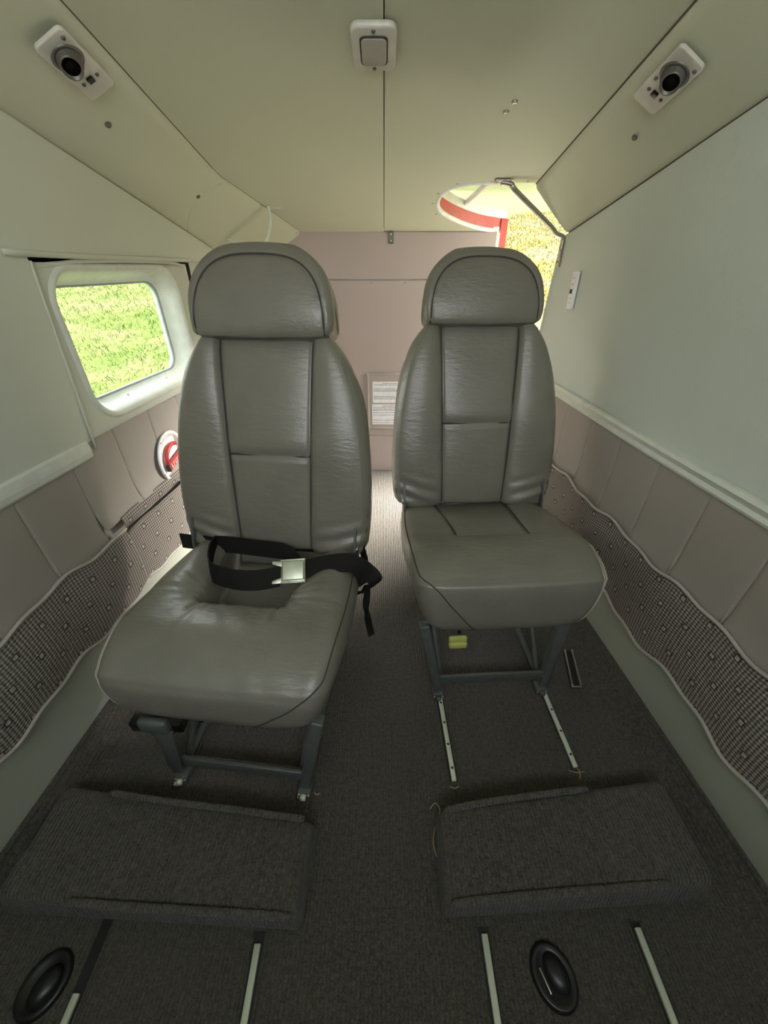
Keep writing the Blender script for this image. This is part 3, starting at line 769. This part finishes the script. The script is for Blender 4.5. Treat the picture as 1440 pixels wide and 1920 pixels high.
    def dispc(x, P, n_, W, c):
        top = sstep(0.3, 0.8, n_[1]); ax = abs(x); y = P[0]; d = 0.0
        if y < 0.03: d += 0.0035*math.exp(-((P[1]-0.398-tz)/0.006)**2)      # piped fold between top and front
        d += 0.010*(1-(x/W)**4)*(1-top)*(1 if n_[0] < -0.3 else 0)          # bulging front face
        if hollow:
            ins = sstep(c+0.007, c-0.008, ax)*sstep(YF-0.004, YF+0.010, y)
            d += top*(-0.072*ins)
            rim = (1-ins)
            d += top*rim*0.026*math.sin(math.pi*min(1, max(0, (W-ax)/max(0.02, W-c))))*(1 if ax > c else 0)*sstep(YF-0.06, YF+0.06, y)
            if y < YF+0.02: d += top*0.026*math.sin(math.pi*sstep(-0.03, YF+0.035, y))**0.8*(1-0.3*(x/W)**2)
            # radial puckers at the corners of the opening
            an = math.atan2(y-YF-0.03, ax-c+0.02); rr = math.hypot(y-YF-0.03, ax-c+0.02)
            d += top*rim*0.0032*math.sin(an*17+2*math.sin(3*an))*math.exp(-(rr/0.08)**2)
            d += top*rim*0.0008*math.sin(95*x+40*y)*sstep(0.18, 0.06, y)
        else:
            pad = sstep(YF-0.005, YF+0.006, y)
            d += top*pad*(gro(x, c, 0.0035, 0.008) + (-0.007 if ax < c else 0.0))+top*sstep(YF-0.08, YF+0.10, y)*(0.004*math.sin(math.pi*(ax-c)/max(0.02, W-c)) if ax > c else 0)
            d += top*(-0.003*math.exp(-((y-YF)/0.006)**2))*(1 if ax < c else 0)
            d += top*0.006*sstep(0.0, 0.10, y)*sstep(0.2, 0.12, y)
            d += top*0.0013*math.sin(29*y+13*x)
        return d
    def regc(x, P, n_, W, c):
        if n_[1] > 0.5 and P[0] > YF+0.004 and abs(x) < c-0.004:
            return ('base_pad' if hollow else 'centre_pad', 'sub')
        return ('cushion', 'main')
    objs, (YZ, nm, Wd) = loft(prof, 16, 0.034, cc, dispc, regc, 'leather', s, 0.012)
    cu = objs['main']
    tp = [i for i in range(len(YZ)) if nm[i][1] > 0.6 and YZ[i][0] > YF and YZ[i][1] > 0.36]; tp.sort(key=lambda i: YZ[i][0])
    if not hollow:
        for sg in (-1, 1): tube('seam', [(sg*cc(YZ[i]), *(YZ[i]-nm[i]*0.0062)) for i in tp], 0.0023, 'seam', cu, 6)
    # side gusset seam: runs along the side and sweeps down the front corner
    fs = [i for i in range(len(YZ)) if (YZ[i][1] > 0.30 and YZ[i][0] < 0.42 and (nm[i][1] > 0.25 or nm[i][0] < -0.3)) and not (YZ[i][1] < 0.30)]
    # order along the profile
    start = next(k for k in range(len(fs)) if (fs[k]-1) % len(YZ) not in fs)
    fs = fs[start:]+fs[:start]
    inner = 1 if loc[0] < 0 else -1
    def edge(i, sg, inset):
        W, P, n_ = Wd[i], YZ[i], nm[i]; x = W-inset
        e = W-0.034
        ins = 0 if x <= e else 0.034*(1-math.sqrt(max(0, 1-((x-e)/0.034)**2)))
        d = dispc(x, P, n_, W, cc(P))*(1-ins/0.034)
        q = P-n_*(ins-0.0006)+n_*d; return (sg*x, q[0], q[1])
    m_ = len(fs)
    pts = [edge(i, inner, 0.012+0.105*(1-sstep(0.0, 0.46, k/m_))**1.0) for k, i in enumerate(fs)]
    tube('stitched_seam', pts, 0.0016, 'seam', cu, 6)
    for off in (0.006, 0.013, 0.020):
        pts = [edge(i, -inner, off) for i in fs[:int(m_*0.62)]]
        tube('stitched_seam', pts, 0.0009, 'thread', cu, 6)
    # ---- frame
    fz = 0.012
    bar('pan_rail', (-0.19, 0.02, 0.283), (-0.185, 0.44, 0.283), 0.025, 0.02, 'frame', s)
    bar('pan_rail', (0.19, 0.02, 0.283), (0.185, 0.44, 0.283), 0.025, 0.02, 'frame', s)
    bar('pan_rail', (-0.19, 0.43, 0.283), (0.19, 0.43, 0.283), 0.025, 0.02, 'frame', s)
    bar('crossbar', (-0.165, 0.003, 0.074), (0.165, 0.003, 0.074), 0.008, 0.034, 'frame', s)
    bar('crossbar_flange', (-0.160, 0.013, 0.059), (0.160, 0.013, 0.059), 0.022, 0.004, 'frame', s)
    for sg in (-1, 1):
        lx = 0.150 if sg*inner > 0 else 0.158
        tx = 0.200 if sg*inner > 0 else 0.165
        bar('leg', (sg*lx, 0.005, 0.032), (sg*tx, 0.02, 0.285), 0.026, 0.026, 'frame', s, up=(0, 1, 0), bev=0.004)
        bar('leg', (sg*(lx-0.014), 0.014, 0.040), (sg*(tx-0.030), 0.22, 0.285), 0.012, 0.014, 'frame', s, up=(0, 1, 0), bev=0.003)
        bar('leg', (sg*0.150, 0.40, 0.032), (sg*0.185, 0.41, 0.285), 0.018, 0.022, 'frame', s, up=(0, 1, 0), bev=0.004)
        bar('side_tube', (sg*0.150, 0.01, 0.036), (sg*0.150, 0.40, 0.036), 0.014, 0.016, 'frame', s)
        for y in (0.0, 0.40):
            ft = box('foot', (sg*0.150, y, 0.021), (0.030, 0.030, 0.018), 'frame', s, 0.003)
            for q in (-1, 1): box('foot_claw', (sg*0.150+q*0.011, y-0.002, 0.0185), (0.006, 0.034, 0.013), 'steel', ft, 0.0015)
            lathe('roller', [(0.007, -0.006), (0.0075, 0), (0.007, 0.006)], 'alu' if hollow else 'frame', ft, (sg*0.150, y-0.020, 0.0195), (1, 0, 0), 12)
            if y == 0.0: screw(ft, (sg*0.150, -0.001, 0.074), (0, -1, 0), 1.1, 'steel', 'bolt')
        # recliner plates
        pz = [(0.30, .300), (0.36, .345), (0.375, .43), (0.40, .49), (0.425, .49), (0.43, .42), (0.42, .33), (0.40, .29)]
        rp = plate('recliner_plate', [(sg*0.216, y, z) for y, z in pz], (sg*0.006, 0, 0), 'frame', s, 0.001)
        lathe('pivot', [(0.011, 0), (0.011, 0.004), (0.007, 0.007)], 'steel', rp, (sg*0.220, 0.395, 0.425), (sg, 0, 0), 14)
    tube('recline_tube', [(-0.21, 0.435, 0.385), (0.21, 0.435, 0.385)], 0.010, 'black', s, 10)
    return s
seat_l = make_seat('grey leather seat with hollow ring-shaped cushion, beside the window', (-0.333, 0.427, 0), math.radians(-6), True)
seat_r = make_seat('grey leather seat with intact flat cushion, beside the windowless wall', (0.303, 0.66, 0), math.radians(3.0), False)

# adjuster lever on the hollow-cushion seat
lv = bar('lever_arm', (-0.150, -0.012, 0.075), (-0.118, -0.014, 0.245), 0.034, 0.006, 'frame', seat_l, up=(0, 1, 0))
box('lever_grip', (-0.128, -0.020, 0.272), (0.062, 0.020, 0.040), 'frame', lv, 0.008)
bar('floor_pad', (-0.335, 0.09, 0.045), (-0.20, 0.10, 0.045), 0.03, 0.035, 'black', seat_l)
# cable and fasteners glimpsed behind the front leg
tube('cable', spline([(-0.15, 0.18, 0.26), (-0.125, 0.2, 0.17), (-0.135, 0.18, 0.10), (-0.15, 0.10, 0.06)], 8), 0.006, 'black', seat_l, 8)
screw(seat_l, (-0.12, 0.17, 0.08), (0, -1, 0.2), 1.4, 'alu', 'bolt')
# yellow pull tag under the flat-cushion seat
tg_ = bar('pull_stem', (-0.075, 0.105, 0.285), (-0.083, 0.085, 0.160), 0.012, 0.004, 'black', seat_r, up=(0, 1, 0))
tb = box('pull_tag', (-0.085, 0.083, 0.142), (0.052, 0.012, 0.020), 'tag', seat_r, 0.004)
box('pull_tag_lip', (-0.084, 0.080, 0.123), (0.052, 0.018, 0.022), 'tag', tb, 0.005)

# ------------------------------------------------------------------ seat belt on the hollow cushion
belt = thing('seat_belt', 'black lap belt with silver lift-latch buckle lying on the hollow cushion', 'seat belt', (-0.28, 0.80, 0.41))
def ribbon(name, path, wid, mat, parent, th=0.0016, k=6):
    """path: (point, width direction); a thick strap"""
    A = spline([tuple(p)+tuple(wv) for p, wv in path], k); V = []; F = []; n = len(A)
    for i, q in enumerate(A):
        p = Vector(q[:3]); wv = Vector(q[3:]).normalized()*wid/2
        t = Vector(A[min(i+1, n-1)][:3])-Vector(A[max(i-1, 0)][:3]); nn = t.cross(wv)
        nn = nn.normalized()*th if nn.length > 1e-9 else Vector((0, 0, th))
        V += [p-wv-nn, p+wv-nn, p+wv+nn, p-wv+nn]
    for i in range(n-1):
        for j in range(4): F.append((i*4+j, i*4+(j+1) % 4, i*4+4+(j+1) % 4, i*4+4+j))
    F.append((3, 2, 1, 0)); F.append((n*4-4, n*4-3, n*4-2, n*4-1))
    return mesh(name, V, F, mat, parent, False)
zv = (0, 0.25, 1.0)
ribbon('strap', [((-0.575, 0.875, 0.395), (0, .1, 1)), ((-0.52, 0.850, 0.408), (0, .1, 1)), ((-0.46, 0.825, 0.422), zv), ((-0.40, 0.808, 0.430), zv), ((-0.33, 0.795, 0.430), zv), ((-0.262, 0.785, 0.428), zv)], 0.046, 'web', belt)
ribbon('strap', [((-0.445, 0.815, 0.428), (0, .3, 1)), ((-0.437, 0.765, 0.434), (-.2, .3, 1)), ((-0.415, 0.700, 0.436), (0, .35, 1)), ((-0.36, 0.672, 0.436), (0, .5, 1)), ((-0.30, 0.668, 0.434), (0, .6, 1)), ((-0.245, 0.682, 0.434), (0, .7, 1))], 0.048, 'web', belt)
ribbon('strap', [((-0.266, 0.788, 0.426), (0, .3, 1)), ((-0.240, 0.765, 0.428), (.3, .6, .8)), ((-0.215, 0.725, 0.428), (.5, .7, .5))], 0.045, 'web', belt)
ribbon('strap', [((-0.190, 0.700, 0.440), (0, .9, .5)), ((-0.135, 0.712, 0.446), (0, .9, .5)), ((-0.085, 0.717, 0.446), (0, .9, .5)), ((-0.058, 0.715, 0.428), (.35, .8, .5)), ((-0.042, 0.71, 0.390), (.8, .5, .2))], 0.048, 'web', belt)
ribbon('strap_knot', [((-0.062, 0.735, 0.43), (.2, .8, .5)), ((-0.040, 0.725, 0.412), (.4, .7, .5)), ((-0.022, 0.715, 0.390), (.9, .3, .4)), ((-0.040, 0.72, 0.355), (.6, .6, 0))], 0.040, 'web', belt)
ribbon('strap_tail', [((-0.040, 0.72, 0.365), (.3, .9, 0)), ((-0.046, 0.715, 0.32), (1, .3, 0)), ((-0.046, 0.712, 0.285), (.4, .9, 0)), ((-0.042, 0.71, 0.245), (1, .2, 0)), ((-0.034, 0.70, 0.205), (.8, .5, .1))], 0.018, 'web', belt)
ribbon('strap_tail', [((-0.042, 0.725, 0.365), (1, 0, 0)), ((-0.058, 0.74, 0.325), (1, .2, .4)), ((-0.078, 0.765, 0.30), (1, .2, .4))], 0.016, 'web', belt)
ribbon('strap', [((-0.085, 0.875, 0.40), (0, .2, 1)), ((-0.066, 0.835, 0.412), (0.2, .2, 1)), ((-0.050, 0.775, 0.410), (.3, .2, 1)), ((-0.045, 0.73, 0.400), (.5, .2, .8))], 0.03, 'web', belt)
# buckle, tilted towards the front
BX = Vector((1, 0.07, 0.03)).normalized(); BN = Vector((0.0, -0.62, 0.78)); BN = (BN-BX*BN.dot(BX)).normalized(); BY = BN.cross(BX)
BR = Matrix((BX, BY, BN)).transposed(); bc = Vector((-0.214, 0.690, 0.442))
def bo(x, y, z): return bc+BX*x+BY*y+BN*z
bk = box('buckle', bc, (0.056, 0.052, 0.010), 'buckle', belt, 0.003, BR)
box('buckle_lid', bo(0.001, 0.0, 0.0085), (0.050, 0.044, 0.009), 'buckle', bk, 0.003, BR, 3)
for sg in (-1, 1): box('buckle_rib', bo(0.0, sg*0.0265, 0.003), (0.058, 0.004, 0.014), 'buckle', bk, 0.0015, BR)
for sg in (-1, 1): hexa('buckle_prong', [bo(-0.026, sg*0.012, -0.002), bo(-0.026, sg*0.026, -0.002), bo(-0.050, sg*0.027, -0.002), bo(-0.050, sg*0.020, -0.002),
                                         bo(-0.026, sg*0.012, 0.002), bo(-0.026, sg*0.026, 0.002), bo(-0.050, sg*0.027, 0.002), bo(-0.050, sg*0.020, 0.002)], 'buckle', bk, 0.0008)

# ------------------------------------------------------------------ ceiling dome lamp
def on_frame(o, ex, ey, n):
    return lambda a, b, c=0.0: o+ex*a+ey*b+n*c
dc = cp(-0.018, 1.03); ey_ = Vector((0, 1, -0.19)).normalized()
lamp = thing('dome_lamp', 'rectangular cream dome lamp with dull lens on the ceiling seam', 'ceiling lamp', dc)
fr_ = on_frame(dc, Vector((1, 0, 0)), ey_, -CN)
plate('lamp_frame', [fr_(a, b, 0.0035) for a, b in rrect(0.080, 0.108, 0.016)], -CN*0.009, 'plastic', lamp, 0.004, 3, True)
plate('lamp_lip', [fr_(a, b, 0.0115) for a, b in rrect(0.050, 0.070, 0.010)], -CN*0.003, 'seam', lamp, 0.001)
plate('lens', [fr_(a, b, 0.012) for a, b in rrect(0.045, 0.065, 0.009)], -CN*0.004, 'lens', lamp, 0.002, 2, True)
for b in (-0.045, 0.045): screw(lamp, fr_(0, b, 0.0120), -CN, 0.85, 'vent')

# ------------------------------------------------------------------ overhead vents
def vent(side, y, t, label):
    a, ey, ex, n = slant_frame(side, y, t); o = a+n*0.0115
    v = thing('air_vent', label, 'air vent', a, group='overhead air vents')
    f = on_frame(o, ex, ey, n)
    plate('vent_plate', [f(p, q, 0.0) for p, q in rrect(0.062, 0.136, 0.010)], n*0.006, 'plastic', v, 0.002, 2)
    aim = (n*1.0+Vector((0, -0.55, 0))+Vector((-side*0.10, 0, 0))).normalized()
    c0 = f(0, -0.024, 0.004)
    lathe('vent_collar', [(0.027, 0.0), (0.027, 0.002), (0.025, 0.005), (0.023, 0.004)], 'vent', v, c0, n, 28)
    nz = lathe('nozzle', [(0.022, 0.0), (0.0215, 0.006), (0.0195, 0.007), (0.0195, 0.013), (0.0178, 0.014), (0.0178, 0.021), (0.0160, 0.023), (0.0150, 0.023), (0.014, 0.012), (0.004, 0.010)], 'vent', v, c0+n*0.002, aim, 28)
    lathe('nozzle_bore', [(0.0146, 0.0), (0.0146, 0.0005)], 'dark', nz, c0+n*0.002+aim*0.0150, aim, 24)
    sw = box('switch', f(-0.001, 0.028, 0.007), (0.013, 0.011, 0.006), 'black', v, 0.001, Matrix((ex, ey, n)).transposed())
    for p, q in ((-0.021, -0.054), (0.021, 0.004), (-0.017, 0.029), (0.016, 0.029)):
        screw(v, f(p*(1 if side < 0 else -1), q, 0.006), n, 0.8, 'vent')
    return v
vent(-1, 1.018, 0.235, 'cream overhead vent plate with round nozzle above the window wall')
vent(1, 1.055, 0.265, 'cream overhead vent plate with round nozzle above the windowless wall')

# ------------------------------------------------------------------ grab bars
def grab(pts, label, feet, bend=5, r=0.0075):
    g = thing('grab_bar', label, 'grab bar', pts[0], group='grab bars by the aft opening')
    tube('bar', spline(pts, bend), r, 'steel' if pts[0][0] > 0 else 'trim', g, 12)
    for c_, rot, sz in feet:
        f = box('mount', c_, sz, 'steel' if pts[0][0] > 0 else 'trim', g, 0.003, rot)
    return g
cf = Matrix((Vector((1, 0, 0)), ey_, CN)).transposed()
g = grab([tuple(cp(0.372, 1.590, 0.008)), tuple(cp(0.405, 1.590, 0.013)), tuple(cp(0.425, 1.594, 0.03)), (0.565, 1.625, 1.168), (0.595, 1.634, 1.146), (0.622, 1.639, 1.136), (0.624, 1.641, 1.10)],
         'bent steel grab bar crossing the roof opening beside the wall', [(cp(0.375, 1.590, 0.004), cf, (0.050, 0.022, 0.006))], 7)
for x in (0.360, 0.385): screw(g, cp(x, 1.590, 0.007), -CN, 0.8, 'alu')
mt = box('mount', wp(1, 1.642, 1.085, 0.006), (0.006, 0.022, 0.075), 'steel', g, 0.003)
for z in (1.065, 1.10): screw(g, wp(1, 1.642, z, 0.009), (-1, 0, 0), 0.8, 'vent')
g = grab([tuple(cp(-0.427, 1.80, 0.004)), (-0.427, 1.80, 1.225), (-0.428, 1.80, 1.193), (-0.441, 1.80, 1.153), (-0.466, 1.80, 1.119), (-0.505, 1.80, 1.105), tuple(slant(-1, 1.80, 0.72, 0.004))],
         'cream grab bar on the cove above the hollow-cushion seat', [(cp(-0.405, 1.823, 0.003), cf, (0.050, 0.010, 0.006))], 6, 0.006)

# ------------------------------------------------------------------ bulkhead latch, document frame, knob
lt = thing('latch', 'small steel latch at the top of the bulkhead under the ceiling seam', 'latch', bh(0.031, 1.165, 0.008))
box('latch_plate', bh(0.031, 1.160, 0.011), (0.024, 0.006, 0.046), 'vent', lt, 0.002)
for z in (1.148, 1.172): screw(lt, bh(0.031, z, 0.014), (0, -1, 0), 0.9, 'alu')
df = thing('document_frame', 'clear document holder with two printed sheets on the bulkhead', 'document frame', bh(0.02, 0.28, 0.010))
plate('holder_board', [bh(x, z, 0.010) for x, z in ((-0.088, 0.272), (0.145, 0.272), (0.145, 0.572), (-0.088, 0.572))], (0, -0.004, 0), 'bulk', df, 0.001)
for a, b in (((-0.086, 0.272), (-0.086, 0.574)), ((-0.088, 0.572), (0.145, 0.572)), ((-0.086, 0.274), (0.145, 0.274)), ((0.143, 0.272), (0.143, 0.574))):
    bar('holder_edge', bh(*a, 0.016), bh(*b, 0.016), 0.008, 0.008, 'piping', df, up=(0, -1, 0), bev=0.001)
screw(df, bh(-0.088, 0.572, 0.020), (0, -1, 0), 1.0, 'alu')
for k, (za, zb, lines) in enumerate(((0.418, 0.532, (.10, .16, .34, .40, .46, .70, .76, .82)), (0.296, 0.410, (.09, .16, .24, .30, .42, .54, .80, .92)))):
    x0 = -0.066+0.004*(k == 0)
    pg = plate('printed_sheet', [bh(x, z, 0.0145) for x, z in ((x0, za), (0.125, za), (0.125, zb), (x0, zb))], (0, -0.0012, 0), 'paper', df)
    V = []; F = []
    for q, f_ in enumerate(lines):
        z = zb-(zb-za)*f_; a = x0+0.006+(0.05 if f_ < 0.12 else 0); x = a; end = 0.12-0.03*((q*7) % 3)
        while x < end:
            wl = random.uniform(0.004, 0.012); n0 = len(V)
            V += [bh(x, z, 0.0159), bh(min(end, x+wl), z, 0.0159), bh(min(end, x+wl), z+0.003, 0.0159), bh(x, z+0.003, 0.0159)]; F.append((n0, n0+1, n0+2, n0+3)); x += wl+0.0025
    mesh('print', V, F, 'ink', pg)
kn = thing('round_cover', 'pale round cover on the bulkhead beside the document holder', 'cover', bh(-0.155, 0.37, 0.010))
lathe('cover_dome', [(0.054, 0.0), (0.053, 0.008), (0.046, 0.013), (0.02, 0.016), (0.002, 0.0165)], 'bulk', kn, bh(-0.155, 0.37, 0.009), (0, -1, 0), 32)
lathe('cover_rim', [(0.058, 0.0), (0.058, 0.003), (0.052, 0.004)], 'bulk', kn, bh(-0.155, 0.37, 0.009), (0, -1, 0), 32)

# ------------------------------------------------------------------ wall switch plate on the windowless wall
so = wp(1, 1.484, 0.982, 0.006)
sp = thing('switch_plate', 'narrow white plate with small dark switch on the windowless wall', 'switch plate', so)
rt = Matrix.Rotation(math.radians(-4), 3, 'X')
def swp(y, z, d): return so+rt @ Vector((-d, y, z))
plate('face_plate', [swp(a, b, 0.0) for a, b in rrect(0.036, 0.110, 0.004, 3)], (-0.009, 0, 0), 'white', sp, 0.002, 2)
box('toggle', swp(0, -0.002, 0.011), (0.006, 0.009, 0.013), 'black', sp, 0.001)
for z in (0.036, 0.018, -0.022, -0.036): screw(sp, swp(0, z, 0.009), (-1, 0, 0), 0.6, 'steel')

# ------------------------------------------------------------------ round recessed pull handle on the window wall
hc = wp(-1, 1.160, 0.525, 0.014)
ph = thing('pull_handle', 'round white recessed cup with red pull handle under the window', 'pull handle', hc)
lathe('cup', [(0.084, 0.0), (0.084, 0.004), (0.074, 0.006), (0.072, 0.001), (0.060, 0.0008), (0.03, 0.0005), (0.002, 0.0005)], 'white', ph, hc, (1, 0, 0), 40)
def hq_(a, b, d): return hc+Vector((d, a, b))
rr_ = [hq_(0.050*math.cos(t)-0.002, 0.046*math.sin(t)-0.002, 0.010) for t in [math.radians(q) for q in range(60, 200, 10)]]
tube('handle_ring', rr_, 0.0065, 'redplate', ph, 8)
HT_ = math.radians(9)
def hb_(a, b, d): return hq_(a*math.cos(HT_)-b*math.sin(HT_), -0.006+a*math.sin(HT_)+b*math.cos(HT_), d)
hb = box('handle_bar', hb_(0.0, 0.0, 0.012), (0.010, 0.116, 0.022), 'redplate', ph, 0.002, Matrix.Rotation(HT_, 3, 'X'))
V = []; F = []
for k in range(8):
    a = -0.044+k*0.0120; z0, z1 = -0.0075, 0.0065; lean = 0.002*((k % 3)-1)
    q = [(a, z0), (a+0.0028, z0), (a+0.0028+lean, z1), (a+lean, z1)]
    zz = (z1-0.003, z1) if k % 2 else (z0, z0+0.003)
    for Q in (q, [(a+0.002, zz[0]), (a+0.0075, zz[0]), (a+0.0075, zz[1]), (a+0.002, zz[1])]):
        n0 = len(V); V += [hb_(y, z, 0.0174) for y, z in Q]; F.append((n0, n0+1, n0+2, n0+3))
mesh('handle_print', V, F, 'white', hb)
box('handle_end', hb_(-0.056, 0.0, 0.011), (0.012, 0.010, 0.024), 'seam', hb, 0.002)
for t in (125, 200, 270, 20): screw(ph, hq_(0.080*math.cos(math.radians(t)), 0.080*math.sin(math.radians(t)), 0.004), (1, 0, 0), 0.7, 'steel')

# ------------------------------------------------------------------ black rubber boots in the front carpet
def boot(label, x, y, rz, glossy):
    b = thing('rubber_boot', label, 'rubber boot', (x, y, 0), rz, 'black rubber boots in the carpet'); LOCAL.add(b.name)
    V = []; F = []; n = 32
    for rx, ry, z in ((0.037, 0.044, 0.0), (0.036, 0.043, 0.006), (0.031, 0.038, 0.010), (0.026, 0.033, 0.006)):
        for k in range(n): t = 2*math.pi*k/n; V.append((rx*math.cos(t), ry*math.sin(t), z))
    for i in range(3):
        for k in range(n): F.append((i*n+k, i*n+(k+1) % n, (i+1)*n+(k+1) % n, (i+1)*n+k))
    F.append(tuple(range(3*n, 4*n)))
    mesh('rim', V, F, 'black', b, True)
    V = []; F = []
    for j in range(9):
        a = math.pi/2*j/8
        for k in range(n): t = 2*math.pi*k/n; V.append((0.006+0.019*math.cos(a)*math.cos(t), 0.028*math.cos(a)*math.sin(t), 0.005+0.014*math.sin(a)))
    for i in range(8):
        for k in range(n): F.append((i*n+k, i*n+(k+1) % n, (i+1)*n+(k+1) % n, (i+1)*n+k))
    mesh('dome', V, F, 'black', b, True)
    if glossy:
        bar('slot_blade', (-0.017, 0.018, 0.007), (-0.020, -0.014, 0.007), 0.003, 0.006, 'steel', b, bev=0.001)
    return b
boot('glossy black oval rubber boot between the two aluminium strips', 0.297, 0.129, math.radians(25), True)
boot('dull black oval rubber boot in the dark corner near the window wall', -0.588, 0.120, math.radians(-25), False)

# ------------------------------------------------------------------ straw bits by the rails
def straw(label, pts): 
    o = tube('straw_bit', [Vector(p) for p in spline(pts, 4)], 0.0011, 'straw', None, 5)
    return tag(o, label, 'straw', 'straw bits on the carpet')
straw('curled straw on the carpet at the corner of the hump', [(0.105, 0.375, 0.003), (0.118, 0.385, 0.007), (0.128, 0.372, 0.004), (0.117, 0.355, 0.003)])
straw('bent straw lying along the inner edge of the hump', [(0.118, 0.352, 0.003), (0.108, 0.325, 0.004), (0.107, 0.305, 0.003), (0.112, 0.29, 0.003)])
straw('short straw at the end of the aisle-side rail', [(0.158, 0.42, 0.003), (0.168, 0.415, 0.006), (0.178, 0.421, 0.003)])
straw('frayed straw at the end of the wall-side rail', [(0.455, 0.455, 0.003), (0.470, 0.448, 0.008), (0.490, 0.452, 0.003)])
straw('pale straw crossing the end of the wall-side rail', [(0.470, 0.470, 0.004), (0.478, 0.450, 0.010), (0.474, 0.435, 0.003)])
straw('pale bit beside the aisle foot of the hollow-cushion seat', [(-0.165, 0.408, 0.003), (-0.158, 0.402, 0.006), (-0.152, 0.406, 0.003)])
